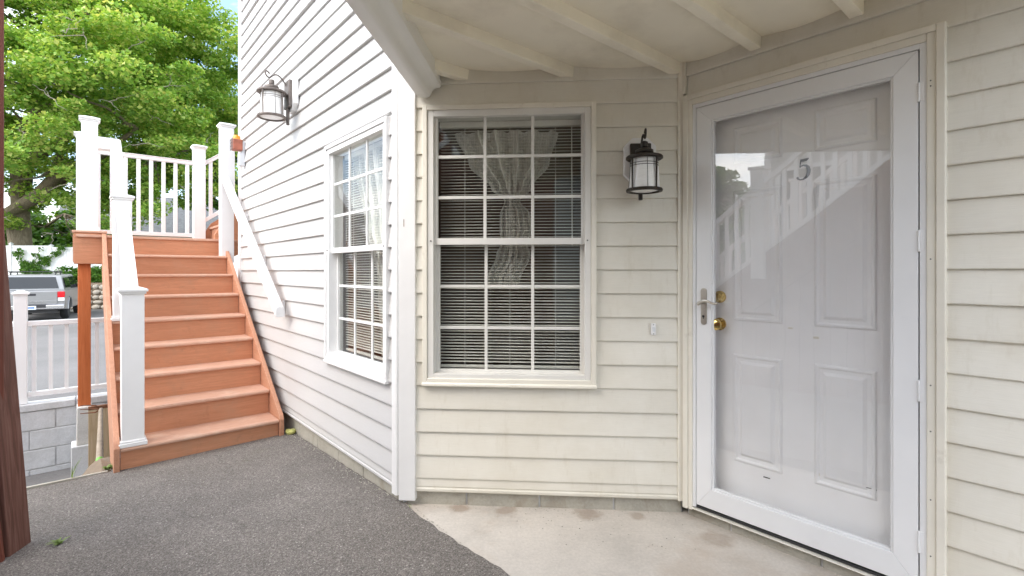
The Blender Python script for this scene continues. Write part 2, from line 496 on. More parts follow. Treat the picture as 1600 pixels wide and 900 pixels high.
def frosted():
    k = NT('frosted_seeded_glass')
    n = k.noise(k.coord((3, 3, 14)), 10, 4, 0.6, 1.0)
    k.base(k.ramp(n, [(0.3, (0.78, 0.78, 0.76)), (0.7, (0.88, 0.88, 0.86))]))
    k.b.inputs['Subsurface Weight'].default_value = 0.0
    return k.set(0.3, 0, 0.5)
M['frosted'] = frosted()

def lace():
    k = NT('lace_curtain')
    v = k.coord()
    w = k.n.new('ShaderNodeTexWave'); w.inputs['Scale'].default_value = 22; w.inputs['Distortion'].default_value = 5
    k.l.new(v, w.inputs['Vector'])
    k.base(k.ramp(w.outputs['Fac'], [(0.2, (0.74, 0.72, 0.68)), (0.7, (0.86, 0.85, 0.81))]))
    return k.set(0.9, 0, 0.1)
M['lace'] = lace()

def leaf_mat(name, stops, trans=0.35, patch=0.35, yellow=None):
    k = NT(name)
    w = k.wcoord()
    isl = k.island()
    n = k.noise(w, patch, 3, 0.6)
    f = k.math('ADD', k.math('MULTIPLY', isl, 0.6), k.math('MULTIPLY', n, 0.55))
    cc = k.ramp(f, stops)
    k.base(cc)
    k.set(0.5, 0, 0.35)
    tr = k.n.new('ShaderNodeBsdfTranslucent')
    cy = k.mix(cc, (1.35, 1.25, 0.6), 1.0, 'MULTIPLY')
    k.l.new(cy, tr.inputs['Color'])
    mx = k.n.new('ShaderNodeMixShader'); mx.inputs['Fac'].default_value = trans
    k.l.new(k.b.outputs[0], mx.inputs[1]); k.l.new(tr.outputs[0], mx.inputs[2])
    k.l.new(mx.outputs[0], k.out.inputs['Surface'])
    return k.m
M['maple'] = leaf_mat('maple_leaves', [(0.16, (0.095, 0.205, 0.035)), (0.42, (0.22, 0.41, 0.075)), (0.66, (0.38, 0.56, 0.125)), (0.9, (0.58, 0.62, 0.22))], 0.40, 0.3)
M['leaf_dark'] = leaf_mat('dark_green_leaves', [(0.2, (0.025, 0.075, 0.013)), (0.6, (0.05, 0.12, 0.02)), (0.9, (0.09, 0.17, 0.03))], 0.3)
M['leaf_mid'] = leaf_mat('mid_green_leaves', [(0.2, (0.045, 0.13, 0.02)), (0.6, (0.085, 0.20, 0.03)), (0.9, (0.14, 0.26, 0.04))], 0.35)
M['grass'] = leaf_mat('grass_blades', [(0.2, (0.13, 0.22, 0.05)), (0.9, (0.26, 0.36, 0.10))], 0.3)

def bark():
    k = NT('bark')
    v = k.coord((3, 3, 0.8))
    n = k.noise(v, 3.5, 7, 0.7, 1.0)
    k.base(k.ramp(n, [(0.25, (0.10, 0.08, 0.06)), (0.5, (0.22, 0.18, 0.13)), (0.75, (0.34, 0.285, 0.21))]))
    k.bump(n, 0.8, 0.05)
    return k.set(0.9, 0, 0.2)
M['bark'] = bark()
M['twig'] = plain('pale_bare_twig', (0.34, 0.30, 0.25), 0.85)

# ------------------------------------------------------------------ plan of the place
A49, A42 = R(-49.0), R(-4.2)
P = Vector((0.907, 2.649))                     # inside corner, window wall meets door wall
dC = Vector((math.cos(A42), math.sin(A42)))
dD = Vector((math.cos(A49), math.sin(A49)))
nD = Vector((-dD.y, dD.x))                     # into the door wall, away from the viewer
Q = P - dC * 1.53                              # outside corner, side wall meets window wall
S0 = Vector((-1.886, 4.110))                   # foot of the stair beside the wall
def stair_pt(s, w):                            # s up along the stair, w across it away from the wall
    return S0 - dD * s - nD * w
def path_z(x, y):
    return H - 1.285 + 0.014 + 0.040 * (x + 0.62) - 0.014 * (y - 2.76)

# ------------------------------------------------------------------ setting: ground, lot, path, slab
LOT = H - 2.05
MB().add([(-300, -300, LOT - .02), (300, -300, LOT - .02), (300, 300, LOT - .02), (-300, 300, LOT - .02)], [(0, 1, 2, 3)]).build('ground', M['earth'])['kind'] = 'structure'
pts = [stair_pt(-2, -12), stair_pt(-2, 45), stair_pt(40, 45), stair_pt(40, -12)]
MB().prism([(p.x, p.y) for p in pts], 'z', LOT - .3, LOT).build('parking_lot', M['lot'])['kind'] = 'structure'
# porch slab
slab_out = [Q - dD * 0.02 + nD * 0.3 - dC * 0.02, P + nD * 0.3 + dC * .1, P + dD * 7.0 + nD * 0.3]
edge0 = Q + Vector((0.03, -0.02))
edge_dir = Vector((0.628, -0.778)).normalized()
p4 = edge0 + edge_dir * 8.5 - nD * 0.35
p5 = edge0 - nD * 0.35
MB().prism([(p.x, p.y) for p in (slab_out[0], slab_out[1], slab_out[2], p4, p5)], 'z', -0.4, 0.0).build('porch_slab', M['slab'])['kind'] = 'structure'
# asphalt path: a wavy edge on the slab, a straight one at the drop
rng = random.Random(3)
poly = []
for i in range(150):
    t = i * 8.4 / 149
    j = 0.012 * math.sin(t * 5.1) + rng.uniform(-.007, .007)
    p = edge0 + edge_dir * t - nD * (0.005 + j)
    poly.append(p)
poly += [edge0 + edge_dir * 8.5 - nD * 9.5]
poly += [stair_pt(0.03, 9.0), stair_pt(0.03, 1.10), stair_pt(0.12, 1.10), stair_pt(0.12, -0.10), Q - dD * 1.9 + nD * .03]
for i in range(60):
    t = 1.88 * (1 - i / 59.0)
    poly.append(Q - dD * t - nD * (0.002 + rng.uniform(0, .008)) + nD * 0.012)
top = [(p.x, p.y, path_z(p.x, p.y)) for p in poly]
mb = MB()
n = len(top)
mb.add(top + [(p.x, p.y, path_z(p.x, p.y) - 1.0) for p in poly], [tuple(range(n))] + [(i, (i + 1) % n, n + (i + 1) % n, n + i) for i in range(n)])
mb.build('asphalt_path', M['asphalt'])['kind'] = 'structure'
# thin concrete kerb along the drop
c0 = stair_pt(0.03, 1.12)
kerb = empty('kerb', (c0.x, c0.y, path_z(c0.x, c0.y)), A49)
tag(kerb, kind='structure')
MB().add([(-.045, -7, -.006), (0, -7, .002), (0, 0, .006), (-.045, 0, -.002), (-.045, -7, -.9), (0, -7, -.9), (0, 0, -.9), (-.045, 0, -.9)],
         [(0, 1, 2, 3), (0, 4, 5, 1), (1, 5, 6, 2), (2, 6, 7, 3), (3, 7, 4, 0)]).build('kerb_edge', M['found'], kerb)
# dirt bank falling away beside the stair
d0 = stair_pt(0, 0)
db = empty('dirt_bank', (d0.x, d0.y, 0), A49); tag(db, kind='structure')
mb = MB()
gx, gy = 16, 8
for i in range(gx + 1):
    for j in range(gy + 1):
        s = 0.08 + 1.5 * i / gx; w = 1.08 + 0.26 * j / gy
        z = H - 1.375 - 0.10 * max(0, s - .1) ** 1.1 - 1.6 * max(0, (w - 1.15)) ** 1.2 - 0.25 * max(0, s - .6) + rng.uniform(-.012, .012)
        mb.v.append((-s, -w, z))
for i in range(gx):
    for j in range(gy):
        a = i * (gy + 1) + j
        mb.f.append((a, a + 1, a + gy + 2, a + gy + 1))
mb.build('dirt_slope', M['dirt'], db, smooth=True)

# ------------------------------------------------------------------ the house
house = tag(empty('house', (Q.x, Q.y, 0)), 'white vinyl sided house with two gridded windows and a covered front door', 'house')
EXP = 0.127
ZB = H - 1.207                                   # bottom of the siding
Z1 = H - 1.136                                   # first full course
def wall_frame(name, origin, rz, label=None):
    o = empty(name, (origin.x - Q.x, origin.y - Q.y, 0), rz, house)
    if label: o['label'] = label
    return o
side = wall_frame('siding_wall', Q, A49, 'bright white lapped siding beside the brown stair')
front = wall_frame('siding_wall', Q, A42, 'aged white lapped siding tinted for porch shade around the large window and lantern')
doorw = wall_frame('siding_wall', P, A49, 'aged white lapped siding tinted for porch shade around the storm door')

def clip(prof, lo, hi):
    def cut(ps, z, keep_above):
        out = []
        for i in range(len(ps)):
            a, b = ps[i], ps[(i + 1) % len(ps)]
            ia, ib = (a[1] >= z) == keep_above or a[1] == z, (b[1] >= z) == keep_above or b[1] == z
            if ia: out.append(a)
            if ia != ib:
                t = (z - a[1]) / (b[1] - a[1])
                out.append((a[0] + t * (b[0] - a[0]), z))
        return out
    ps = prof
    if lo is not None: ps = cut(ps, lo, True)
    if hi is not None and ps: ps = cut(ps, hi, False)
    return ps
def course(z0, h, base=False, lip=1.0):
    pr = [(0.02, z0), (-0.0175 * lip, z0 + .001), (-0.0205 * lip, z0 + .004), (-0.0205 * lip, z0 + .011), (-0.0180 * lip, z0 + .030), (-0.002, z0 + h), (0.02, z0 + h)]
    if base:
        pr = [(0.02, z0), (-0.012, z0), (-0.0155, z0 + .004), (-0.0155, z0 + .016), (-0.011, z0 + .020), (-0.010, z0 + .024), (-0.0125, z0 + .030), (-0.006, z0 + h), (0.02, z0 + h)]
    return pr
def siding(parent, x0, x1, ztop, openings, mat, lip=0.68):
    z = ZB
    rows = [(ZB, Z1 - ZB, True)]
    z = Z1
    while z < ztop - 0.01:
        rows.append((z, min(EXP, ztop - z), False)); z += EXP
    for (z0, h, base) in rows:
        prof = course(z0, h, base, lip)
        runs, cur, part_ops = [], x0, []
        for (a, b, lo, hi) in sorted(openings):
            if z0 + h <= lo + 1e-4 or z0 >= hi - 1e-4: continue
            runs.append((cur, a, prof)); cur = b
            if z0 < lo - .004: part_ops.append((a, b, clip(prof, None, lo)))
            if z0 + h > hi + .004: part_ops.append((a, b, clip(prof, hi, None)))
        runs.append((cur, x1, prof))
        if part_ops or len(runs) == 1:
            m = MB()
            for (a, b, p) in runs + part_ops:
                if b - a > .003 and len(p) > 2: m.prism(p, 'x', a, b)
            m.build('siding_board', mat, parent, loc=(0, random.uniform(-.0008, .0008), 0), rot=(random.uniform(-.0015, .0015), 0, 0))
        else:
            for (a, b, p) in runs:
                if b - a > .003:
                    MB().prism(p, 'x', a, b).build('siding_board', mat, parent, loc=(0, random.uniform(-.0008, .0008), 0))

WIN_Z = (H - 0.600, H + 0.890)
# side wall: local x = -distance from the corner
siding(side, -3.50, -0.035, 5.6, [(-1.035, -0.12, WIN_Z[0] - .01, WIN_Z[1] - .01)], M['siding_white'], 0.92)
# window wall
siding(front, 0.085, 1.505, H + 1.16, [(0.145, 1.06, *WIN_Z)], M['siding_aged_shaded'])
# door wall
siding(doorw, 0.028, 5.5, H + 1.16, [(0.03, 1.065, -0.1, H + 0.905)], M['siding_aged_shaded'])

# corner trims
cp = empty('corner_post', (0, 0, 0), 0, house)
MB().prism([(0.0, -0.028), (0.092, -0.028), (0.092, 0.03), (0.0, 0.03)], 'z', H - 1.255, H + 1.14).build('post_face', M['trim_white'], cp, rot=(0, 0, A42), bevel=0.003)
MB().prism([(-0.05, -0.0255), (-0.0062, -0.0255), (0.0015, -0.02), (-0.001, 0.03), (-0.05, 0.03)], 'z', H - 1.235, 5.6).build('post_face', M['trim_white'], cp, rot=(0, 0, A49), bevel=0.002)
bx('nick', M['rusty'], cp, .028, .031, -.0292, -.026, H + .245, H + .285).rotation_euler = (0, 0, A42)
ec = empty('corner_trim', (-dD.x * 3.5, -dD.y * 3.5, 0), A49, house)
MB().box(-0.085, 0.0, -0.026, 0.0, ZB - .01, 5.6).build('trim_face', M['trim_white'], ec, bevel=0.003)
MB().box(-0.087, -0.062, 0.002, 3.6, ZB - .01, 5.6).build('end_wall', M['siding_white'], ec)
ic = empty('inside_corner', (P.x - Q.x, P.y - Q.y, 0), 0, house)
MB().box(-0.030, -0.002, -0.022, 0.01, ZB - .004, H + 1.10).build('trim_strip', M['trim_cream'], ic, rot=(0, 0, A42), bevel=0.003)
MB().box(0.004, 0.026, -0.022, 0.01, H + 0.93, H + 1.10).build('trim_strip', M['trim_cream'], ic, rot=(0, 0, A49), bevel=0.003)

# foundation blocks
def blocks(parent, x0, x1, step, first):
    x = x0 + first
    edges = [x0]
    while x < x1 - .02:
        edges.append(x); x += step
    edges.append(x1)
    for a, b in zip(edges, edges[1:]):
        y = random.uniform(-.003, .003)
        MB().box(a + .004, b - .004, 0.012 + y, 0.10, -0.35, ZB + .02).build('foundation_block', M['found'], parent, bevel=0.006)
    MB().box(x0, x1, 0.020, 0.09, -0.35, ZB + .015).build('mortar', M['mortar'], parent)
fd = empty('foundation', (0, 0, 0), A42, house); blocks(fd, 0.03, 1.53, 0.40, 0.34)
fd2 = empty('foundation', (0, 0, 0), A49, house); blocks(fd2, -3.5, -0.0, 0.40, 0.2)
fd3 = empty('foundation', (P.x - Q.x, P.y - Q.y, 0), A49, house); blocks(fd3, 0.02, 5.4, 0.40, 0.23)

# ---- windows
def window(parent_frame, x0, x1, z0, z1, trim, label, fm):
    w = empty('window', parent_frame.location, parent_frame.rotation_euler.z, house)
    w['label'] = label
    tw = 0.026
    def frame(name, a, b, lo, hi, t, ya, yb, m, bev=.002, tb=None):
        tb = tb or t
        mb = MB()
        mb.box(a, a + t, ya, yb, lo, hi); mb.box(b - t, b, ya, yb, lo, hi)
        mb.box(a + t, b - t, ya, yb, hi - t, hi); mb.box(a + t, b - t, ya, yb, lo, lo + tb)
        return mb.build(name, m, w, bevel=bev)
    frame('outer_trim', x0, x1, z0 + .012, z1, tw, -0.032, 0.03, trim, .003)
    frame('frame', x0 + tw, x1 - tw, z0 + .012, z1 - tw + .0, 0.034, -0.022, 0.085, fm, .003, .05)
    # sloping sill with a lip
    MB().prism([(-0.040, z0 - .004), (-0.040, z0 + .010), (-0.02, z0 + .024), (0.03, z0 + .034), (0.03, z0 - .006)], 'x', x0 - .002, x1 + .002).build('sill', trim, w, bevel=.003)
    gx0, gx1 = x0 + 0.074, x1 - 0.074
    zt = z1 - 0.046; zb = z0 + 0.070; zm = z0 + (z1 - z0) * 0.502
    us = dict(a=gx0 - .016, b=gx1 + .016, lo=zm, hi=zt + .016, y=0.000)
    ls = dict(a=gx0 - .016, b=gx1 + .016, lo=zb - .028, hi=zm + .022, y=0.036)
    for k, s in enumerate((us, ls)):
        y = s['y']
        t = 0.020 if k == 0 else 0.024
        mb = MB()
        brail = 0.036 if k == 0 else 0.034
        mb.box(s['a'], s['a'] + t, y, y + .028, s['lo'], s['hi']); mb.box(s['b'] - t, s['b'], y, y + .028, s['lo'], s['hi'])
        mb.box(s['a'] + t, s['b'] - t, y - (.006 if k == 0 else 0), y + .028, s['lo'], s['lo'] + brail)
        mb.box(s['a'] + t, s['b'] - t, y, y + .028, s['hi'] - .02, s['hi'])
        mb.build('sash', fm, w, bevel=.002)
        ga, gb, gl, gh = s['a'] + t, s['b'] - t, s['lo'] + brail, s['hi'] - .02
        mu = .0085
        xs = [ga + (gb - ga) * i / 3 for i in range(4)]
        zs = [gl + (gh - gl) * i / 3 for i in range(4)]
        for i in (1, 2):
            bx('muntin', fm, w, xs[i] - mu, xs[i] + mu, y + .009, y + .021, gl, gh, .002)
            for j in range(3):
                a = xs[j] + (mu if j else 0); b = xs[j + 1] - (mu if j < 2 else 0)
                bx('muntin', fm, w, a, b, y + .0095, y + .0205, zs[i] - mu, zs[i] + mu, .002)
        for i in range(3):
            for j in range(3):
                bx('pane', M['glass'], w, xs[i] + .003, xs[i + 1] - .003, y + .0135, y + .0165, zs[j] + .003, zs[j + 1] - .003)
    for xx in (gx0 - .028, gx1 + .028):
        MB().lathe([(0.004, 0), (.004, -.004), (0, -.005)], (xx, -.0225, zm + .02), 8, 'y').build('screw', M['dark_gap'], w)
    return dict(gx0=gx0, gx1=gx1, zt=zt, zb=zb)
wf = window(front, 0.132, 1.072, H - 0.62, H + 0.905, M['trim_cream'], 'large gridded window between corner post and lantern', M['trim_grey'])
ws = window(side, -1.049, -0.106, H - 0.635, H + 0.88, M['trim_white'], 'obliquely seen gridded window in the bright white side wall', M['trim_white'])

# dim room behind the windows
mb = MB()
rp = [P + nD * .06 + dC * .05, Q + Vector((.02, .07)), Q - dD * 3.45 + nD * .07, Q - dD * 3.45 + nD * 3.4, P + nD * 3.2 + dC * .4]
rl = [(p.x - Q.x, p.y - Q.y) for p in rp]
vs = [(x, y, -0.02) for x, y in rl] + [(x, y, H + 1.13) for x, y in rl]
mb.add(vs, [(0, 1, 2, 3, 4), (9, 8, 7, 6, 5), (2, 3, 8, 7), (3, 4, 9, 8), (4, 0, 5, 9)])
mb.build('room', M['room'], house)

# ---- door: jambs, entry door, storm door
dr = empty('door_frame', (P.x - Q.x, P.y - Q.y, 0), A49, house)
zt = H + 0.917
JB = H - 1.235
MB().box(0.016, 0.044, -0.034, 0.02, JB, zt).box(1.040, 1.068, -0.034, 0.02, JB, zt).box(0.044, 1.040, -0.034, 0.02, zt - .026, zt).build('brick_mould', M['trim_cream'], dr, bevel=.004)
MB().box(0.0441, 0.066, -0.026, 0.16, JB, zt - .0261).box(1.012, 1.0399, -0.026, 0.16, JB, zt - .0261).box(0.066, 1.012, -0.026, 0.16, zt - .055, zt - .0261).build('casing', M['trim_cream'], dr, bevel=.003)
MB().box(0.0661, 0.083, -0.020, 0.16, JB + .02, zt - .0551).box(0.9905, 1.0119, -0.020, 0.16, JB + .02, zt - .0551).box(0.083, 0.9905, -0.020, 0.16, zt - .075, zt - .0551).build('jamb', M['storm'], dr, bevel=.002)
MB().box(0.03, 1.05, -0.012, 0.14, H - 1.2175, H - 1.208).build('threshold', M['dark_gap'], dr)
MB().box(0.03, 1.05, -0.030, 0.14, H - 1.226, H - 1.2225).build('sill_strip', M['trim_cream'], dr, bevel=.003)
for zz in (H + .72, H + .70, H + .05, H - .42, H - .60, H - .86, H - 1.06):
    MB().lathe([(0.0025, 0), (.0025, -.0012), (0, -.0015)], (1.024, -.0262, zz + random.uniform(-.01, .01)), 8, 'y').build('screw', M['dark_gap'], dr)

entry = empty('entry_door', (P.x - Q.x, P.y - Q.y, 0), A49, house)
entry['label'] = 'white six panel entry door behind the storm door glass'
ED = 0.056
bx('leaf', M['door'], entry, 0.084, 0.990, ED, ED + .045, H - 1.205, H + 0.843)
def door_panel(x0, x1, z0, z1):
    # moulded frame: outer ridge, groove, raised field
    rings = [(0.0, ED - .0006), (.006, ED - .008), (.013, ED - .0085), (.020, ED - .0015), (.034, ED - .0012), (.046, ED - .010), (.052, ED - .0105)]
    mb = MB(); vs = []
    for (i, y) in rings:
        vs += [(x0 + i, y, z0 + i), (x1 - i, y, z0 + i), (x1 - i, y, z1 - i), (x0 + i, y, z1 - i)]
    fs = []
    for r in range(len(rings) - 1):
        for k in range(4):
            k2 = (k + 1) % 4
            fs.append((r * 4 + k, r * 4 + k2, r * 4 + 4 + k2, r * 4 + 4 + k))
    m = (len(rings) - 1) * 4
    fs.append((m, m + 1, m + 2, m + 3))
    mb.add(vs, fs)
    mb.build('panel', M['door'], entry)
for (a, b) in ((0.245, 0.475), (0.610, 0.840)):
    door_panel(a, b, H + 0.535, H + 0.715)
    door_panel(a, b, H - 0.245, H + 0.400)
    door_panel(a, b, H - 0.945, H - 0.410)
for zz, nm in ((H - 0.130, 'deadbolt'), (H - 0.268, 'knob')):
    k_ = MB()
    if nm == 'knob':
        k_.lathe([(0.032, 0), (.032, -.006), (.014, -.010), (.012, -.028), (.022, -.034), (.030, -.045), (.029, -.056), (.018, -.063), (0, -.064)], (0.176, ED, zz), 20, 'y')
    else:
        k_.lathe([(0.031, 0), (.031, -.008), (.026, -.016), (.019, -.022), (.017, -.030), (0, -.031)], (0.176, ED, zz), 20, 'y')
    k_.build(nm, M['brass'], entry, smooth=True)
# the numeral 5: flag, stem and bowl of changing weight
def ribbon(mb, pts, ws, y):
    vs = []
    for i, (x, z) in enumerate(pts):
        a = Vector(pts[max(i - 1, 0)]); b = Vector(pts[min(i + 1, len(pts) - 1)])
        t = (b - a).normalized(); nn = Vector((-t.y, t.x)) * ws[i]
        vs += [(x + nn.x, y, z + nn.y), (x - nn.x, y, z - nn.y), (x + nn.x, y + .003, z + nn.y), (x - nn.x, y + .003, z - nn.y)]
    fs = []
    for i in range(len(pts) - 1):
        a = i * 4; b = a + 4
        fs += [(a, a + 1, b + 1, b), (a, b, b + 2, a + 2), (a + 1, a + 3, b + 3, b + 1)]
    mb.add(vs, fs)
mb = MB()
nx, nz, ns = 0.536, H + 0.413, 0.098
cv = lambda pts: [(nx + a * ns, nz + b * ns) for a, b in pts]
bowl = [(0.14 + .0, .60), (.20, .655), (.30, .68), (.41, .65), (.49, .56), (.52, .42), (.50, .26), (.42, .12), (.29, .035), (.16, .03), (.06, .09), (.04, .16)]
ribbon(mb, cv(bowl), [ns * a for a in (.018, .022, .036, .055, .072, .08, .076, .055, .034, .03, .04, .055)], ED - .0042)
ribbon(mb, cv([(.145, .60), (.17, .80), (.19, .96)]), [ns * a for a in (.018, .022, .022)], ED - .0040)
ribbon(mb, cv([(.17, .915), (.30, .91), (.42, .925), (.52, .97)]), [ns * a for a in (.05, .062, .055, .02)], ED - .0044)
mb.build('house_number', M['number'], entry)
for (x, z, w_, s_) in ((.605, H - .30, .022, .010), (.50, H - .265, .020, .007), (.68, H - .665, .04, .002), (.39, H - .985, .03, .004), (.625, H - .905, .006, .012), (.79, H - .90, .05, .002)):
    MB().box(x, x + w_, ED - .0035, ED + .002, z, z + s_).build('scuff', M['trim_cream'] if s_ > .005 else M['dark_gap'], entry)

storm = empty('storm_door', (P.x - Q.x, P.y - Q.y, 0), A49, house)
storm['label'] = 'full glass white storm door with nickel lever handle'
sx0, sx1, sz0, sz1 = 0.0855, 0.986, H - 1.199, H + 0.8395
gx0, gx1, gz0, gz1 = 0.166, 0.908, H - 1.100, H + 0.763
SY0, SY1 = -0.018, 0.016
def mitre(a, b):   # four mitred frame members in one door leaf, each its own part
    o = [(sx0, sz0), (sx1, sz0), (sx1, sz1), (sx0, sz1)]
    i = [(gx0, gz0), (gx1, gz0), (gx1, gz1), (gx0, gz1)]
    for k, nm in enumerate(('bottom_rail', 'stile', 'top_rail', 'stile')):
        k2 = (k + 1) % 4
        q = [o[k], o[k2], i[k2], i[k]]
        MB().prism(q, 'y', SY0, SY1).build(nm, M['storm'], storm, bevel=.0025)
mitre(0, 0)
# slim glazing bead and the sheet of glass
mb = MB()
for (a, b, lo, hi) in ((gx0, gx0 + .009, gz0, gz1), (gx1 - .009, gx1, gz0, gz1), (gx0 + .009, gx1 - .009, gz0, gz0 + .009), (gx0 + .009, gx1 - .009, gz1 - .009, gz1)):
    mb.box(a, b, SY0 + .006, SY1 - .002, lo, hi)
mb.build('glazing_bead', M['storm'], storm, bevel=.002)
bx('glass', M['storm_glass'], storm, gx0 + .009, gx1 - .009, -.003, .001, gz0 + .009, gz1 - .009)
# handle
hp = []
for k in range(24):
    an = 2 * math.pi * k / 24
    hp.append((0.128 + .0155 * math.cos(an), H - 0.178 + (.078 if math.sin(an) >= 0 else -.078) + .0155 * math.sin(an)))
hd = MB().prism(hp, 'y', SY0 - .007, SY0 + .001).build('handle_plate', M['nickel'], storm, bevel=.002)
lv = MB(); lp = []; lr = []
for i in range(13):
    t = i / 12
    lp.append((0.118 + .105 * t, SY0 - .045 - .004 * math.sin(t * 3.1), H - 0.158 + .010 * math.sin(t * 6.0 - .6) + .012 * (t - .2)))
    lr.append(.0085 - .004 * t)
lv.tube(lp, lr, 10).tube([(0.128, SY0, H - .158), (0.122, SY0 - .046, H - .160)], .008, 10)
lv.build('lever', M['nickel'], storm, smooth=True)
MB().lathe([(0.006, 0), (.006, -.003), (0, -.003)], (0.128, SY0 - .0065, H - .228), 10, 'y').box(.126, .130, SY0 - .0095, SY0 - .006, H - .240, H - .226).build('keyhole', M['dark_gap'], storm)
for za, zb in ((H + .644, H + .712), (H + .077, H + .155), (H - .49, H - .413), (H - 1.063, H - .984)):
    MB().box(0.9875, 1.004, -.0225, .0, za, zb).lathe([(.004, 0), (.004, zb - za + .004)], (0.9885, -.0205, za - .002), 10).build('hinge', M['storm'], storm, bevel=.001)
MB().box(0.9862, 0.9903, .0, .012, sz0, sz1).box(0.0832, 0.0853, .002, .012, sz0, sz1).box(.0862, .9862, .002, .012, sz1 + .0005, sz1 + .0025).build('weather_strip', M['dark_gap'], storm)

# ---- porch roof: sagging panels between joists, ogee fascia beam
roof = empty('porch_roof', (0, 0, 0), A49, house)
# frame: origin Q, x = along the walls toward the viewer, y = into the wall
camq = Vector((-Q.x, -Q.y))
ucam, vcam = camq.dot(dD), camq.dot(nD)            # camera in this frame
CEIL, JB_ = H + 1.102, H + 1.045
perpC = Vector((math.sin(A42), -math.cos(A42)))    # from the window wall toward the viewer
bdir = Vector((perpC.dot(dD), perpC.dot(nD)))      # beam direction in the roof frame
b_off = dC * 0.02
b0 = Vector((b_off.dot(dD), b_off.dot(nD)))
def beam_y(x, extra=0.0):                          # y of the beam line at x
    t = (x - b0.x) / bdir.x
    return b0.y + t * bdir.y + extra
joists = [ucam - 2.265 + .405 * k for k in range(7)]
def wall_y(x):                                     # wall line seen from the porch: corner piece, then door wall
    pq = Vector(((P - Q).dot(dD), (P - Q).dot(nD)))
    if x < pq.x: return max(0.0, pq.y * (x / pq.x))
    return pq.y
for k, x in enumerate(joists):
    a = beam_y(x, 0.03); b = wall_y(x + .025) - .0
    a = max(a, -4.0)
    sl = (wall_y(x + .06) - wall_y(x - .01)) / .07
    mbj = MB()
    x0_, x1_ = x, x + .052
    yb0, yb1 = wall_y(x0_) - .004, wall_y(x1_) - .004
    mbj.add([(x0_, a, JB_), (x1_, a, JB_), (x1_, yb1, JB_), (x0_, yb0, JB_), (x0_, a, CEIL + .03), (x1_, a, CEIL + .03), (x1_, yb1, CEIL + .03), (x0_, yb0, CEIL + .03)],
            [(0, 3, 2, 1), (4, 5, 6, 7), (0, 1, 5, 4), (1, 2, 6, 5), (2, 3, 7, 6), (3, 0, 4, 7)])
    mbj.build('joist', M['soffit'], roof, bevel=.004)
edges = [max(.03, joists[0] - .37)] + joists
for k in range(len(edges) - 1):
    xa = edges[k] + (.050 if k else 0); xb = edges[k + 1] + .002
    mbp = MB(); N, Mv = 10, 8
    for i in range(N + 1):
        t = i / N; x = xa + (xb - xa) * t
        if x < 0.0: y1, y0 = 0.0, -.02
        else: y1 = wall_y(x) + .01; y0 = max(beam_y(x, .02), -4.0)
        if y0 > y1: y0 = y1 - .01
        for j in range(Mv + 1):
            u = j / Mv
            sag = .017 * math.sin(math.pi * t) * (0.55 + .45 * u)
            mbp.v.append((x, y0 + (y1 - y0) * u, CEIL - sag))
    nb = len(mbp.v)
    mbp.v += [(p[0], p[1], CEIL + .05) for p in mbp.v]
    for i in range(N):
        for j in range(Mv):
            a = i * (Mv + 1) + j
            mbp.f.append((a, a + 1, a + Mv + 2, a + Mv + 1))
            mbp.f.append((nb + a, nb + a + Mv + 1, nb + a + Mv + 2, nb + a + 1))
    mbp.build('ceiling_panel', M['soffit'], roof, smooth=True)
beam = empty('fascia_beam', (0, 0, 0), A42, house)
CQ = Vector((-Q.x, -Q.y)); xc = CQ.dot(dC)           # camera x in the window wall frame
pr = [(-.711, .950), (-.662, .946), (-.648, .950), (-.640, .960), (-.634, .975), (-.622, .990), (-.606, .996), (-.590, .999), (-.583, 1.006), (-.583, 1.03), (-.588, 1.035), (-.588, 1.13), (-.711, 1.13)]
MB().prism([(xc + a, H + b) for a, b in pr], 'y', -4.1, -.03).build('gutter_profile', M['beam'], beam, smooth=True)

# ------------------------------------------------------------------ window blinds and curtains
def blind(frame, g, label):
    o = tag(empty('window_blind', (frame.location.x + Q.x, frame.location.y + Q.y, 0), frame.rotation_euler.z), label, 'blind', 'mini blinds behind the windows')
    x0, x1 = g['gx0'] - .004, g['gx1'] + .004
    Y = .108
    bx('head_rail', M['slat'], o, x0, x1, Y - .02, Y + .018, g['zt'] - .045, g['zt'] - .012, .003)
    wv, ta = .0128, R(6)
    sl = MB()
    pf = []
    for i in range(5):
        t = -1 + i / 2.0
        pf.append((t * wv * math.cos(ta), t * wv * math.sin(ta) + .0022 * (1 - t * t)))
    pf2 = [(a, b - .0013) for a, b in reversed(pf)]
    sl.prism(pf + pf2, 'x', x0 + .004, x1 - .004)
    me = sl.mesh('slat', M['slat'])
    z = g['zt'] - .062
    while z > g['zb'] + .03:
        ob('slat', me, o, (random.uniform(-.001, .001), Y, z), (random.uniform(-.03, .03), random.uniform(-.0012, .0012), 0))
        z -= .0172
    bx('bottom_rail', M['slat'], o, x0 + .004, x1 - .004, Y - .011, Y + .011, g['zb'] + .004, g['zb'] + .020, .003)
    for t in (.18, .5, .82):
        xx = x0 + (x1 - x0) * t
        bx('cord', M['tape'], o, xx - .0012, xx + .0012, Y - .0145, Y - .0125, g['zb'] + .01, g['zt'] - .04)
    MB().tube([(x1 - .055, Y - .022, g['zt'] - .05), (x1 - .052, Y - .024, g['zt'] - .72)], .003, 6).build('tilt_wand', M['tape'], o)
    return o
blind(front, wf, 'white mini blind inside the large window beside the lantern')
blind(side, ws, 'white mini blind inside the window of the bright side wall')

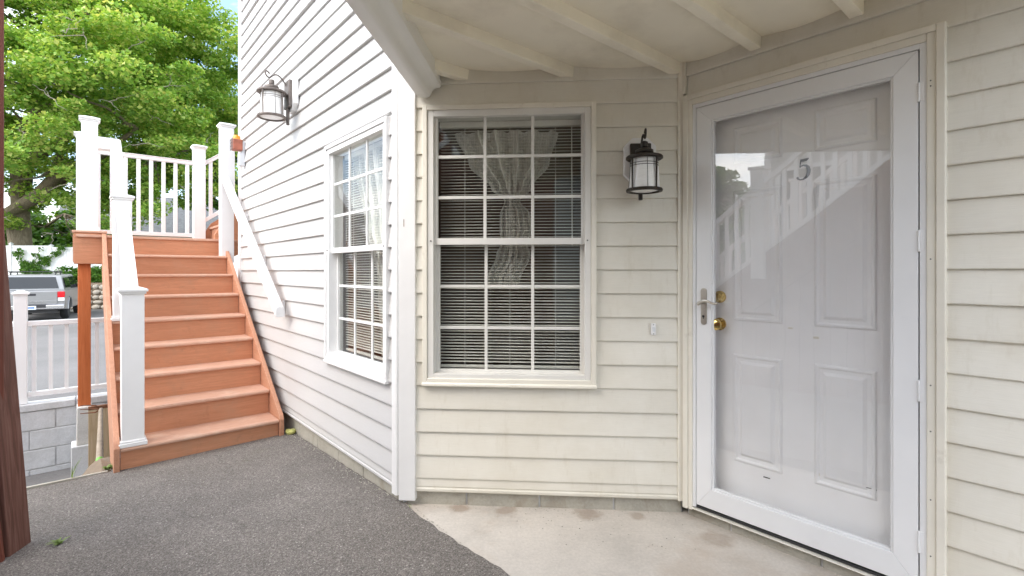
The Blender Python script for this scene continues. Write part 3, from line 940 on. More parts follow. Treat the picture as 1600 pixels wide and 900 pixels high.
def curtain(frame, rows, label, Y=.17, folds=9, depth=.034, seed=1):
    """rows: (z, centre, half width, fold amount) from top to bottom"""
    rg = random.Random(seed)
    o = tag(empty('curtain', (frame.location.x + Q.x, frame.location.y + Q.y, 0), frame.rotation_euler.z), label, 'curtain', 'lace curtains behind the windows')
    mb = MB(); nu, nv = 90, 60
    zs = [r[0] for r in rows]
    def ip(z, k):
        for a, b in zip(rows, rows[1:]):
            if b[0] <= z <= a[0]:
                t = (a[0] - z) / (a[0] - b[0]); t = t * t * (3 - 2 * t)
                return a[k] + (b[k] - a[k]) * t
        return rows[-1][k]
    ph = [rg.uniform(0, 6.28) for _ in range(4)]
    for side_ in (0, 1):
        for j in range(nv + 1):
            z = zs[0] + (zs[-1] - zs[0]) * j / nv
            c, hw, fa = ip(z, 1), ip(z, 2), ip(z, 3)
            for i in range(nu + 1):
                u = -1 + 2 * i / nu
                y = depth * fa * (math.sin(u * folds * 2.2 + ph[0] + .4 * math.sin(z * 3)) + .45 * math.sin(u * folds * 5.1 + ph[1]))
                y -= .5 * hw * fa * .35 * (1 - u * u)
                mb.v.append((c + hw * u, Y + y + (.0015 if side_ else 0), z))
    off = (nu + 1) * (nv + 1)
    for sd in (0, off):
        for j in range(nv):
            for i in range(nu):
                a = sd + j * (nu + 1) + i
                mb.f.append((a, a + 1, a + nu + 2, a + nu + 1))
    mb.build('cloth', M['lace'], o, smooth=True)
    return o
cx = .595
curtain(front, [(H + .80, cx - .02, .30, .8), (H + .62, cx - .005, .235, .9), (H + .48, cx + .01, .12, 1.0), (H + .405, cx + .015, .045, 1.0), (H + .33, cx + .03, .088, 1.0),
                (H + .24, cx + .035, .095, 1.0), (H + .165, cx + .025, .075, .9), (H + .10, cx + .02, .10, .9), (H - .06, cx - .04, .10, .8), (H - .09, cx - .05, .075, .7)],
        'knotted lace curtain hanging in the large window beside the lantern', folds=8, seed=4)
curtain(side, [(H + .82, -.54, .40, .8), (H + .3, -.46, .30, .9), (H - .05, -.36, .2, .9), (H - .55, -.33, .17, .8)],
        'gathered lace curtain in the window of the bright side wall', folds=8, seed=9)

# ------------------------------------------------------------------ lanterns
def lantern(world_xy, z, rz, sc, metal, label):
    o = tag(empty('wall_lantern', (world_xy.x, world_xy.y, z), rz), label, 'lantern', 'wall lanterns')
    o.scale = (sc, sc, sc)
    ax = -0.150
    ch = .045
    w2, h2 = .085, .122
    octo = [(-w2 + ch, -h2), (w2 - ch, -h2), (w2, -h2 + ch), (w2, h2 - ch), (w2 - ch, h2), (-w2 + ch, h2), (-w2, h2 - ch), (-w2, -h2 + ch)]
    MB().prism(octo, 'y', -.034, .0).build('mount_block', M['trim_white'], o, bevel=.004)
    MB().box(-.055, .055, -.056, -.033, -.10, .088).build('back_plate', metal, o, bevel=.006)
    bz = -.092                                   # centre of the lantern body
    MB().lathe([(.004, -.215), (.011, -.213), (.012, -.10)], (0, -.046, 0), 12).build('tail_rod', metal, o, smooth=True)
    # scroll arm
    sp = []
    for i in range(15):
        t = i / 14; sp.append((0, -.05 - .105 * t, .045 + .068 * math.sin(t * 2.4)))
    cxs = sp[-1]
    for i in range(1, 16):
        an = -.5 + i / 15 * 5.2; r = .026 * (1 - .55 * i / 15)
        sp.append((0, cxs[1] - .012 - .018 * math.sin(an * .9) - .012 * i / 15, cxs[2] + .018 - r * math.cos(an)))
    MB().tube(sp, .0055, 8).build('scroll_arm', metal, o, smooth=True)
    MB().tube([(0, -.05, bz + .085), (0, ax + .07, bz + .082)], .006, 8).tube([(0, -.05, bz - .02), (0, ax + .085, bz - .015)], .004, 8).build('brace', metal, o, smooth=True)
    MB().lathe([(.010, .165), (.018, .16), (.018, .135), (.014, .132), (.03, .126), (.045, .118), (.046, .106), (.036, .103), (.037, .093), (.088, .088), (.093, .082), (.093, .074), (.086, .070), (.080, .072)], (0, ax, bz), 28).build('cap', metal, o, smooth=True)
    MB().lathe([(.080, -.080), (.089, -.080), (.092, -.086), (.090, -.094), (.078, -.096), (.074, -.090), (.080, -.080)], (0, ax, bz), 28).build('base_ring', metal, o, smooth=True)
    MB().lathe([(.066, .072), (.069, .05), (.077, -.07), (.078, -.085), (.05, -.092), (0, -.093)], (0, ax, bz), 28).build('glass_shade', M['frosted'], o, smooth=True)
    for k in range(4):
        an = R(35 + 90 * k)
        c_, s_ = math.cos(an), math.sin(an)
        MB().tube([(c_ * .083, ax + s_ * .083, bz + .075), (c_ * .083, ax + s_ * .083, bz - .085)], [.006, .0035], 6).build('cage_bar', metal, o)
    for zz in (.048, .036):
        MB().lathe([(.0695, zz - .0013), (.0715, zz - .0013), (.0715, zz + .0013), (.0695, zz + .0013), (.0695, zz - .0013)], (0, ax, bz), 28).build('band', metal, o)
    for k in range(4):
        an = R(-88 + 90 * k)
        c_, s_ = math.cos(an), math.sin(an)
        MB().tube([(c_ * .069, ax + s_ * .069, bz + .07), (c_ * .079, ax + s_ * .079, bz - .082)], .0013, 5).build('wire', metal, o)
    return o
pc = Q + dC * 1.298
lantern(Vector((pc.x, pc.y)) + Vector((math.sin(A42), -math.cos(A42))) * .014, H + .582, A42, 0.98, M['black_metal'], 'black lantern on shade-tinted siding between window and storm door')
pl = Q - dD * 1.735
lantern(Vector((pl.x, pl.y)) - nD * .014, H + 1.43, A49, 1.17, M['grey_metal'], 'weathered bronze lantern high on the bright white side wall')

# doorbell
pb = Q + dC * 1.372 + Vector((math.sin(A42), -math.cos(A42))) * .013
db_ = tag(empty('doorbell', (pb.x, pb.y, H - .306), A42), 'small white doorbell button on shade-tinted siding left of the door', 'doorbell')
bx('plate', M['trim_white'], db_, -.0135, .0135, -.012, .0, -.031, .031, .004)
bx('button', M['clear_plastic'], db_, -.006, .006, -.016, -.0115, -.013, .013, .002)
for zz in (-.024, .024): MB().lathe([(.0025, 0), (.0025, -.002), (0, -.0025)], (0, -.0118, zz), 8, 'y').build('screw', M['dark_gap'], db_)

# alarm beacon at the far wall corner
pa = Q - dD * 3.37 - nD * .012
ab = tag(empty('alarm_beacon', (pa.x, pa.y, H + 1.27), A49), 'amber topped red alarm light on the far corner of the white wall', 'alarm light')
bx('bracket', M['clear_plastic'], ab, -.03, .03, -.03, .0, -.02, .10, .004)
bx('housing', M['red_plastic'], ab, -.05, .045, -.115, -.025, .0, .115, .008)
MB().lathe([(.036, 0), (.036, .03), (.028, .045), (0, .05)], (-.010, -.072, .115), 14).build('beacon_dome', M['amber'], ab, smooth=True)
mb = MB()
for i in range(4):
    mb.tube([(-.066, -.121, .01 + i * .033), (.056, -.121, .01 + i * .033)], .0025, 5)
for i in range(4):
    mb.tube([(-.06 + i * .037, -.122, .0), (-.06 + i * .037, -.122, .12)], .0025, 5)
mb.build('wire_guard', M['grey_metal'], ab)
bx('conduit_box', M['clear_plastic'], ab, -.03, .035, -.06, -.002, -.16, -.021, .006)

# ------------------------------------------------------------------ the brown stair
st = tag(empty('staircase', (S0.x, S0.y, H - 1.36), A49), 'terracotta composite stair with white vinyl posts and railings climbing to a landing', 'staircase')
ST0 = H - 1.36
def zz(zc): return H + zc - ST0                # camera-relative height to the stair's own frame
RISE, RUN, TW = .197, .270, 1.09
ztop = [zz(-1.21 + RISE * k) for k in range(9)]
for k in range(8):
    s = RUN * k
    mb = MB().prism([(-s + .022, ztop[k] - .026), (-s + .026, ztop[k] - .013), (-s + .020, ztop[k]), (-s - RUN - .012, ztop[k]), (-s - RUN - .012, ztop[k] - .026)], 'y', -1.056, -.036)
    mb.build('tread', M['tread'], st, bevel=.003)
    bx('riser', M['deck'], st, -s - .020, -s, -1.054, -.037, (ztop[k - 1] if k else zz(-1.46)), ztop[k] - .0265)
bx('riser', M['deck'], st, -RUN * 8 - .02, -RUN * 8, -1.054, -.037, ztop[7], ztop[8] - .0265)
def stringer(y0, y1):
    a = ztop[0] + .035
    top_s, top_z = 8 * RUN + .02, ztop[8] + .035
    prof = [(.034, zz(-1.50)), (.034, a - .03), (.012, a), (-top_s, top_z), (-top_s, top_z - .40), (-.45, zz(-1.42)), (-.30, zz(-1.50))]
    MB().prism([(x, z) for x, z in prof], 'y', y0, y1).build('stringer', M['deck_x'], st, bevel=.004)
stringer(-.034, 0.0); stringer(-1.092, -1.058)
# landing boards
LS0, LS1, LW0, LW1 = 8 * RUN - .022, 3.12, -.12, 1.29
nb = 7
for i in range(nb):
    a = LS0 + (LS1 - LS0) * i / nb; b = LS0 + (LS1 - LS0) * (i + 1) / nb - .005
    bx('deck_board', M['tread'], st, -b, -a, -LW1, -LW0, ztop[8] - .026, ztop[8], .003)
bx('fascia_board', M['deck'], st, -LS1 - .022, -LS1, -LW1, -LW0, ztop[8] - .27, ztop[8] - .001, .003)
bx('fascia_board', M['deck_x'], st, -LS1, -LS0 - .03, -LW1 - .022, -LW1, ztop[8] - .27, ztop[8] - .001, .003)
bx('joist', M['deck_x'], st, -LS1, -LS0 - .03, -.9, -.85, ztop[8] - .24, ztop[8] - .03)
bx('joist', M['deck_x'], st, -LS1, -LS0 - .03, -.3, -.25, ztop[8] - .24, ztop[8] - .03)
def post(s, w, z0, z1, size=.128, base=True, name='post'):
    hs = size / 2
    e = bx(name, M['vinyl'], st, -s - hs, -s + hs, -w - hs, -w + hs, z0, z1 - .035, .004)
    mb = MB()
    for (o_, a, b) in ((.010, z1 - .052, z1 - .036), (.020, z1 - .036, z1 - .018)):
        mb.box(-s - hs - o_, -s + hs + o_, -w - hs - o_, -w + hs + o_, a, b)
    h_ = hs + .020
    mb.add([(-s - h_, -w - h_, z1 - .018), (-s + h_, -w - h_, z1 - .018), (-s + h_, -w + h_, z1 - .018), (-s - h_, -w + h_, z1 - .018), (-s - .03, -w - .03, z1), (-s + .03, -w - .03, z1), (-s + .03, -w + .03, z1), (-s - .03, -w + .03, z1)],
           [(0, 1, 5, 4), (1, 2, 6, 5), (2, 3, 7, 6), (3, 0, 4, 7), (4, 5, 6, 7), (3, 2, 1, 0)])
    mb.build('post_cap', M['vinyl'], e, bevel=.003)
    if base:
        mb = MB()
        for (o_, a, b) in ((.016, z0, z0 + .028), (.009, z0 + .028, z0 + .042)):
            mb.box(-s - hs - o_, -s + hs + o_, -w - hs - o_, -w + hs + o_, a, b)
        mb.build('base_trim', M['vinyl'], e, bevel=.004)
    return e
post(.055, .985, ztop[0], zz(-.105))
post(1.13, .985, ztop[4], zz(.665))
# corner box carrying the landing post, orange timber under it
bx('post_box', M['deck'], st, -2.40, -2.165, -1.305, -1.065, zz(.075), zz(.385), .004)
bx('post_box_top', M['tread'], st, -2.415, -2.150, -1.320, -1.050, zz(.385), zz(.405), .004)
post(2.285, 1.185, zz(.405), zz(1.565))
bx('timber_post', M['orange_post'], st, -2.335, -2.235, -1.275, -1.175, zz(-1.345), zz(.075), .005)
post(3.05, 1.225, ztop[8], zz(1.56))
post(3.05, .115, ztop[8] + .0, zz(1.60))
post(2.00, .015, zz(.10), zz(1.66), base=False)
# balusters and rails
bal_me = MB().box(-.019, .019, -.019, .019, 0, 1.0).mesh('baluster', M['vinyl'])
def level_rail(a, b, zt_, zb_, n_b, parent=st):
    """a, b: (s, w) ends"""
    (s0, w0), (s1, w1) = a, b
    L_ = math.hypot(s1 - s0, w1 - w0); ang = math.atan2(-(w1 - w0), -(s1 - s0))
    tp = [(-.032, -.045), (.032, -.045), (.032, -.012), (.044, -.006), (.044, .0), (-.044, .0), (-.044, -.006), (-.032, -.012)]
    MB().prism(tp, 'x', 0, L_).build('top_rail', M['vinyl'], parent, (-s0, -w0, zt_), (0, 0, ang), bevel=.003)
    MB().prism([(-.025, -.02), (.025, -.02), (.025, .025), (-.025, .025)], 'x', 0, L_).build('bottom_rail', M['vinyl'], parent, (-s0, -w0, zb_), (0, 0, ang), bevel=.003)
    for i in range(n_b):
        t = (i + .5) / n_b
        b_ = ob('baluster', bal_me, parent, (-(s0 + (s1 - s0) * t), -(w0 + (w1 - w0) * t), zb_ + .02), (0, 0, ang))
        b_.scale = (1, 1, zt_ - zb_ - .06)
def slope_rail(s0, s1, w, zt0, zt1, drop, n_b, parent=st, along='s'):
    """top and bottom rail on a slope, plumb balusters"""
    mbt, mbb = MB(), MB()
    def sec(mb, off0, off1, hw):
        q = [(-hw, off0), (hw, off0), (hw, off1), (-hw, off1)]
        vs = []
        for (p, zt_) in ((s0, zt0), (s1, zt1)):
            for (a, b) in q:
                vs.append((-p, -w + a, zt_ + b) if along == 's' else (-w + a, -p, zt_ + b))
        mb.add(vs, [(0, 1, 2, 3), (7, 6, 5, 4), (0, 4, 5, 1), (1, 5, 6, 2), (2, 6, 7, 3), (3, 7, 4, 0)])
    sec(mbt, -.055, -.012, .032); sec(mbt, -.012, 0, .044)
    mbt.build('top_rail', M['vinyl'], parent, bevel=.003)
    sec(mbb, -drop - .025, -drop + .03, .026)
    mbb.build('bottom_rail', M['vinyl'], parent, bevel=.003)
    for i in range(n_b):
        t = (i + .5) / n_b
        p = s0 + (s1 - s0) * t; zt_ = zt0 + (zt1 - zt0) * t
        loc = (-p, -w, zt_ - drop + .01) if along == 's' else (-w, -p, zt_ - drop + .01)
        b_ = ob('baluster', bal_me, parent, loc)
        b_.scale = (1, 1, drop - .04)
slope_rail(.118, 1.068, .985, zz(-.16), zz(.53), .70, 7)
slope_rail(1.193, 2.19, .985, zz(.62), zz(1.35), .70, 7)
bx('rail_block', M['vinyl'], st, -2.28, -2.19, -1.12, -.95, zz(1.24), zz(1.36), .004)
level_rail((3.05, 1.16), (3.05, .18), zz(1.385), zz(.450), 8)
level_rail((2.35, 1.205), (2.985, 1.215), zz(1.385), zz(.450), 5)
# flight turning up behind the house
for k in range(5):
    wv = .02 + RUN * k
    zt_ = ztop[8] + RISE * (k + 1)
    bx('tread', M['tread'], st, -3.06, -2.22, wv - .02, wv + RUN + .012, zt_ - .026, zt_, .003)
    bx('riser', M['deck_x'], st, -3.05, -2.23, wv, wv + .02, zt_ - RISE, zt_ - .0265)
for (a, b) in ((2.185, 2.22), (3.062, 3.097)):
    MB().prism([(-.10, ztop[8] - .30), (-.10, ztop[8] + .05), (0.02, ztop[8] + .25), (1.40, ztop[8] + .25 + 1.38 * .73), (1.40, ztop[8] + .5)], 'x', -b, -a).build('stringer', M['deck'], st, bevel=.003)
slope_rail(.05, -1.35, 3.05, zz(1.41), zz(1.41 + 1.40 * .73), .76, 11, along='w')
slope_rail(.02 - .16, -1.35, 2.16, zz(1.48), zz(1.48 + 1.21 * .73), .76, 9, along='w')

# wall handrail
hr = tag(empty('handrail', (S0.x, S0.y, H - 1.0), A49), 'white sloping handrail bracketed to the white siding beside the stair', 'handrail')
mb = MB()
q = [(-.036, -.030), (-.036, .006), (-.030, .028), (-.016, .036), (.016, .036), (.030, .028), (.036, .006), (.036, -.030)]
e0, e1 = (-.03, -.335 + 1.0), (2.02, 1.075 + 1.0)
vs = []
for (s, z) in (e0, e1):
    for (a, b) in q: vs.append((-s, -.03 + a, z + b * 1.25))
n = len(q)
mb.add(vs, [tuple(range(n - 1, -1, -1)), tuple(range(n, 2 * n))] + [(i, (i + 1) % n, n + (i + 1) % n, n + i) for i in range(n)])
mb.build('rail', M['vinyl'], hr, bevel=.002)
for s in (.14, .72, 1.35):
    z = e0[1] + (e1[1] - e0[1]) * (s - e0[0]) / (e1[0] - e0[0])
    MB().tube([(-s, .055, z - .12), (-s, .0, z - .11), (-s, -.03, z - .04)], .008, 8).build('bracket', M['vinyl'], hr, smooth=True)
    bx('bracket_plate', M['trim_white'], hr, -s - .012, -s + .012, .038, .054, z - .16, z - .03, .003)

# yellow moss lump in the corner
ym = stair_pt(-.035, -.055)
mb = MB()
for i in range(9):
    a = random.uniform(0, 6.28); r_ = random.uniform(0, .035)
    mb.lathe([(0.001, -.02), (.022, -.01), (.026, .006), (.016, .018), (.001, .022)], (r_ * math.cos(a), r_ * math.sin(a), random.uniform(-.005, .02)), 8)
tag(mb.build('moss_clump', M['foam'], None, (ym.x, ym.y, path_z(ym.x, ym.y)), smooth=True), 'yellow moss clump in the corner at the foot of the stair', 'moss')

# ------------------------------------------------------------------ block wall, railing, pier and odds and ends by the drop
rw0 = stair_pt(2.62, 0)
rw = tag(empty('retaining_wall', (rw0.x, rw0.y, LOT), A49), 'grey painted concrete block wall below the white railing', 'wall')
wt = H - 1.335 - LOT
bx('core', M['mortar'], rw, -.185, -.008, -5.0, -.45, -.2, wt - .03)
bh, bl = .196, .395
zrow, r_i = wt - .075, 0
bxw = -.45
def blockrow(z0, z1, offset, step, proud):
    y = -5.0 + offset - step
    while y < -.45:
        a, b = max(y + .004, -5.0), min(y + step - .004, -.45)
        if b - a > .03:
            j = random.uniform(-.003, .003)
            MB().box(-.19, proud + j, a, b, z0 + .004, z1 - .004).build('block', M['painted_block'], rw, bevel=.006)
        y += step
blockrow(wt - .075, wt, .11, .60, .012)
for r_i in range(5):
    blockrow(zrow - bh, zrow, .2 * (r_i % 2), bl, 0.0); zrow -= bh
rr0 = stair_pt(2.71, 0)
rl = tag(empty('railing', (rr0.x, rr0.y, H - 1.335), A49), 'low white vinyl railing on the grey block wall', 'railing')
def rz_(zc): return zc + 1.335
e = bx('post', M['vinyl'], rl, -.05, .05, -1.76, -1.66, 0, rz_(-.235), .004)
MB().box(-.062, .062, -1.772, -1.648, rz_(-.235), rz_(-.22)).add([(-.07, -1.78, rz_(-.22)), (.07, -1.78, rz_(-.22)), (.07, -1.64, rz_(-.22)), (-.07, -1.64, rz_(-.22)), (-.02, -1.73, rz_(-.19)), (.02, -1.73, rz_(-.19)), (.02, -1.69, rz_(-.19)), (-.02, -1.69, rz_(-.19))],
    [(0, 1, 5, 4), (1, 2, 6, 5), (2, 3, 7, 6), (3, 0, 4, 7), (4, 5, 6, 7), (3, 2, 1, 0)]).build('post_cap', M['vinyl'], e, bevel=.002)
for (wa, wb, nb_) in ((1.66, .55, 9), (3.2, 1.76, 12)):
    MB().box(-.04, .04, -wa, -wb, rz_(-.555), rz_(-.505)).build('top_rail', M['vinyl'], rl, bevel=.005)
    MB().box(-.03, .03, -wa, -wb, rz_(-1.275), rz_(-1.225)).build('bottom_rail', M['vinyl'], rl, bevel=.005)
    for i in range(nb_):
        w_ = wa + (wb - wa) * (i + .4) / nb_
        b_ = ob('baluster', bal_me, rl, (0, -w_, rz_(-1.24))); b_.scale = (.85, .85, .70)
pr0 = stair_pt(2.28, 1.225)
pier = tag(empty('concrete_pier', (pr0.x, pr0.y, LOT), A49), 'pale concrete pier under the orange timber post', 'pier')
MB().prism([(-.058, H - 1.345 - LOT), (.058, H - 1.345 - LOT), (.062, H - 1.72 - LOT), (-.062, H - 1.72 - LOT)], 'x', -.10, .10).build('shaft', M['pier'], pier, bevel=.008)
bx('footing', M['painted_block'], pier, -.13, .13, -.10, .10, -.1, H - 1.72 - LOT, .008)
pw0 = stair_pt(1.45, 1.09)
pw = tag(empty('plywood_board', (pw0.x, pw0.y, H - 1.80), A49), 'weathered tan plywood board under the landing', 'board')
bx('sheet', M['plywood'], pw, -.018, 0, -.115, .10, -.2, .57, .002)
bx('edge_strip', M['rusty'], pw, -.03, .002, -.115, .10, .57, .60, .002)
t0, t1 = stair_pt(.58, 1.150), stair_pt(1.25, 1.125)
tl = tag(empty('hand_tool', (t0.x, t0.y, H - 1.475)), 'old tool with grey handle and green tip leaning beside the stair', 'tool')
d3 = Vector((t1.x - t0.x, t1.y - t0.y, .285))
MB().tube([tuple(d3 * f) for f in (0.1, .3, .6, 1.0)], [.024, .022, .018, .015], 12).build('handle', M['tool_wood'], tl, smooth=True)
MB().tube([tuple(d3 * f) for f in (0, .03, .1)], [.016, .026, .0245], 12).build('painted_tip', M['green_paint'], tl, smooth=True)
mb = MB()
for k in (-1, 0, 1):
    tip = d3 * 1.0
    mb.tube([tuple(tip), tuple(tip + Vector((-.02, -.03, .01 + .03 * k))), tuple(tip + Vector((-.10, -.09, .02 + .035 * k)))], [.008, .006, .003], 6)
mb.build('tines', M['rusty'], tl, smooth=True)

# ------------------------------------------------------------------ red-brown post and leaning boards at the left edge
def gz(x, y): return path_z(x, y)
px_, py_ = -2.478, 2.30
bp = tag(empty('wooden_post', (px_, py_, gz(px_, py_)), 0), 'tall red-brown wooden post at the left edge', 'post')
bx('shaft', M['red_wood'], bp, -.07, .07, -.07, .07, 0.0, 3.3, .006)
bx('footing', M['pier'], bp, -.10, .085, -.12, .085, -.05, .10, .01)
def leaning(x, y, rz, w, t, length, lean, label, m, back=0):
    o = MB().box(-w / 2, w / 2, -t / 2, t / 2, 0, length).build('leaning_board', m, None, (x, y, gz(x, y) - .005), (back, -lean, rz), bevel=.004)
    tag(o, label, 'board', 'brown boards leaning at the left edge')
leaning(-2.392, 2.395, R(12), .060, .14, 1.95, R(4.1), 'weathered brown board leaning outermost beside the red post', M['brown_wood'])
leaning(-2.375, 2.285, R(28), .075, .03, 1.25, R(5.2), 'shorter red-brown board leaning between post and outer board', M['red_wood'])

# ------------------------------------------------------------------ leaf clouds
def leaf_mesh(name, mat, centers, axes, counts, size, up=0.6, seed=0):
    """centers (N,3), axes (N,3) pad radii; leaves are folded kites, normals biased upward"""
    rg = np.random.default_rng(seed)
    C = np.repeat(np.asarray(centers, float), counts, axis=0)
    A = np.repeat(np.asarray(axes, float), counts, axis=0)
    n = len(C)
    d = rg.normal(size=(n, 3)); d /= np.linalg.norm(d, axis=1)[:, None]
    r = rg.random(n) ** 0.45
    Pp = C + d * r[:, None] * A
    nrm = rg.normal(size=(n, 3)); nrm[:, 2] = np.abs(nrm[:, 2]) + up * 1.6
    nrm /= np.linalg.norm(nrm, axis=1)[:, None]
    t = rg.normal(size=(n, 3)); t -= (t * nrm).sum(1)[:, None] * nrm
    t /= np.linalg.norm(t, axis=1)[:, None]
    t[:, 2] -= 0.25
    b = np.cross(nrm, t)
    s = size * (0.6 + 0.8 * rg.random(n))[:, None]
    fold = (0.12 + .2 * rg.random(n))[:, None]
    v = np.empty((n, 4, 3))
    v[:, 0] = Pp - t * s * .5
    v[:, 1] = Pp + b * s * .46 - nrm * s * fold
    v[:, 2] = Pp + t * s * .55
    v[:, 3] = Pp - b * s * .46 - nrm * s * fold
    me = bpy.data.meshes.new(name)
    me.vertices.add(n * 4)
    me.vertices.foreach_set('co', v.reshape(-1))
    base = np.arange(n, dtype=np.int32)[:, None] * 4
    tri = np.concatenate([base + np.array([[0, 1, 2]]), base + np.array([[0, 2, 3]])], axis=1).reshape(-1).astype(np.int32)
    me.loops.add(len(tri)); me.loops.foreach_set('vertex_index', tri)
    me.polygons.add(n * 2)
    me.polygons.foreach_set('loop_start', np.arange(0, n * 6, 3, dtype=np.int32))
    me.polygons.foreach_set('loop_total', np.full(n * 2, 3, dtype=np.int32))
    me.update(); me.validate()
    me.materials.append(mat)
    return me

def branch_path(a, b, rg, wob=.12, n=7):
    a, b = Vector(a), Vector(b); L_ = (b - a).length
    pts = []
    for i in range(n + 1):
        t = i / n
        p = a.lerp(b, t)
        k = math.sin(math.pi * t) * wob * L_
        p += Vector((rg.uniform(-1, 1), rg.uniform(-1, 1), rg.uniform(-.3, 1.0))) * k * .45
        pts.append(tuple(p))
    return pts

def make_tree(name, label, base, trunk, limbs, crown_c, crown_r, npads, per, pad, leaf, mat, seed, zmin=None, shell=.45, twigs=0, group='trees', keep=None):
    rg = random.Random(seed); ng = np.random.default_rng(seed)
    o = tag(empty(name, base), label, 'tree', group)
    mb = MB()
    for (pts, rad) in [trunk] + limbs: mb.tube(pts, rad, 10)
    # secondary limbs reaching into the crown
    cc = Vector(crown_c); cr = Vector(crown_r)
    roots = [Vector(p) for (pts, rad) in limbs for p in pts[len(pts) // 2:]]
    if not roots: roots = [Vector(trunk[0][-1])]
    for i in range(46):
        d = Vector((rg.gauss(0, 1), rg.gauss(0, 1), rg.gauss(.1, .8))).normalized()
        e_ = cc + Vector((d.x * cr.x, d.y * cr.y, d.z * cr.z)) * rg.uniform(.6, .92)
        a = min(roots, key=lambda q: (q - e_).length)
        if zmin and e_.z < zmin: continue
        bp_ = branch_path(a, e_, rg, .14)
        mb.tube(bp_, [.11 * (1 - .86 * k / 7) * max(.5, cr.z / 9) for k in range(8)], 6)
    mb.build('trunk', M['bark'], o, smooth=True)
    cs, ax = [], []
    tries = 0
    while len(cs) < npads and tries < npads * 20:
        tries += 1
        d = ng.normal(size=3); d /= np.linalg.norm(d)
        rad = (shell + (1 - shell) * ng.random() ** .6) * (1 + .12 * math.sin(d[0] * 7 + seed) * math.cos(d[2] * 6 + d[1] * 5))
        p = np.array(crown_c) + d * rad * np.array(crown_r)
        if zmin is not None and p[2] < zmin + 1.2 * math.sin(p[0] * 1.1 + seed) * .8: continue
        if keep and not keep(p): continue
        s = pad * (0.6 + .75 * ng.random())
        cs.append(p); ax.append((s, s, s * .42))
    me = leaf_mesh('crown', mat, cs, ax, per, leaf, .6, seed)
    ob('crown', me, o)
    if twigs:
        mb = MB()
        for i in range(twigs):
            d = Vector((rg.gauss(0, 1), -abs(rg.gauss(0, .8)) - .2, rg.gauss(-.35, .6))).normalized()
            p = cc + Vector((d.x * cr.x, d.y * cr.y, d.z * cr.z)) * rg.uniform(.88, 1.03)
            for k in range(3):
                q_ = p + Vector((rg.uniform(-1.3, 1.3), rg.uniform(-.8, .3), rg.uniform(-.9, .6)))
                mb.tube(branch_path(p, q_, rg, .25, 5), [.022, .019, .016, .012, .009, .005], 4)
        mb.build('bare_twigs', M['twig'], o)['kind'] = 'stuff'
    return o

def rel(px, py, Y, base):          # a point on the sight line of a measured direction, at depth Y
    return ((px - 800) / 780 * Y - base[0], Y - base[1], H + (424 - py) / 780 * Y - base[2])

YARD = H - 0.62                     # raised yard beyond the stone wall
tb = (-30.4, 31.0, YARD)
r_ = lambda px, py, Y=31.0: rel(px, py, Y, tb)
trunk = ([(0, 0, -.1), (0.05, 0, 1.5), (-.1, 0, 4.5), (.3, 0, 7.5), (.2, 0.5, 10.5), (1.0, .5, 14)], [.62, .48, .42, .36, .28, .13])
limbs = [
    ([(-.1, -.1, 2.2), r_(20, 330, 30.6), r_(60, 305, 30), r_(100, 262, 29.5), r_(150, 250, 29), r_(215, 200, 28.5)], [.5, .42, .36, .30, .22, .1]),
    ([(-.1, 0, 3.2), r_(28, 268, 30.5), r_(62, 240, 30), r_(108, 212, 29.6), r_(160, 170, 29.5), r_(215, 120, 29)], [.45, .38, .32, .26, .2, .1]),
    ([r_(70, 318, 30), r_(82, 285, 29.8), r_(92, 250, 29.6), r_(100, 215, 29.4)], [.22, .26, .24, .12]),
    ([(.1, 0, 6.3), r_(40, 195, 30.6), r_(75, 165, 30), r_(130, 130, 29.5), r_(190, 60, 29)], [.4, .32, .26, .2, .1]),
    ([r_(20, 300, 30.8), r_(60, 312, 31), r_(115, 270, 31), r_(180, 285, 31.5), r_(240, 250, 32)], [.35, .34, .26, .18, .08]),
    ([(.2, .4, 9.5), (4, 2, 14), (7, 3, 17)], [.34, .2, .08]),
    ([(.1, 0, 7.5), (-4, 1, 11), (-7, 1, 14)], [.34, .2, .08]),
]
make_tree('maple_tree', 'great maple with bright yellow-green crown and thick low limbs behind the white fence', tb, trunk, limbs,
          (3.2, -1.0, 11.6), (10.6, 8.5, 9.0), 780, 330, 1.2, .18, M['maple'], 5, zmin=4.0, shell=.42, twigs=44, group='trees beyond the fence', keep=lambda p: not (p[0] < 4.0 - .86 * p[1] + .8 * math.sin(p[2] * 2.1) and p[2] < 9.0 + .27 * p[1] + .7 * math.sin(p[0] * 3) and math.sin(p[0] * 12.9 + p[2] * 78.2) < .1))
t2 = (-21.5, 40.0, YARD)
make_tree('shade_tree', 'darker green tree behind the landing railing', t2, ([(0, 0, 0), (.1, 0, 3), (0, .2, 6), (.2, 0, 9)], [.4, .32, .24, .1]), [([(0, 0, 3), (2, 0, 6), (3.4, 0, 8)], [.22, .16, .06]), ([(0, 0, 3.4), (-2, -.5, 6), (-3.6, 0, 8.5)], [.22, .16, .06])],
          (0, 0, 9.2), (5.6, 4.5, 5.6), 120, 140, 1.05, .30, M['leaf_mid'], 11, zmin=4.8, shell=.3, group='trees beyond the fence')
t3 = (-37.5, 38.0, YARD)
make_tree('shade_tree', 'dark leafy tree low behind the white fence', t3, ([(0, 0, 0), (.1, 0, 2), (0, .2, 4), (.2, 0, 6)], [.4, .32, .24, .1]), [([(0, 0, 2), (2, 0, 4), (3.4, 0, 5)], [.2, .14, .06])],
          (1, 0, 3.0), (7.0, 3.5, 2.4), 110, 150, 1.1, .28, M['leaf_mid'], 17, shell=.3, group='trees beyond the fence')

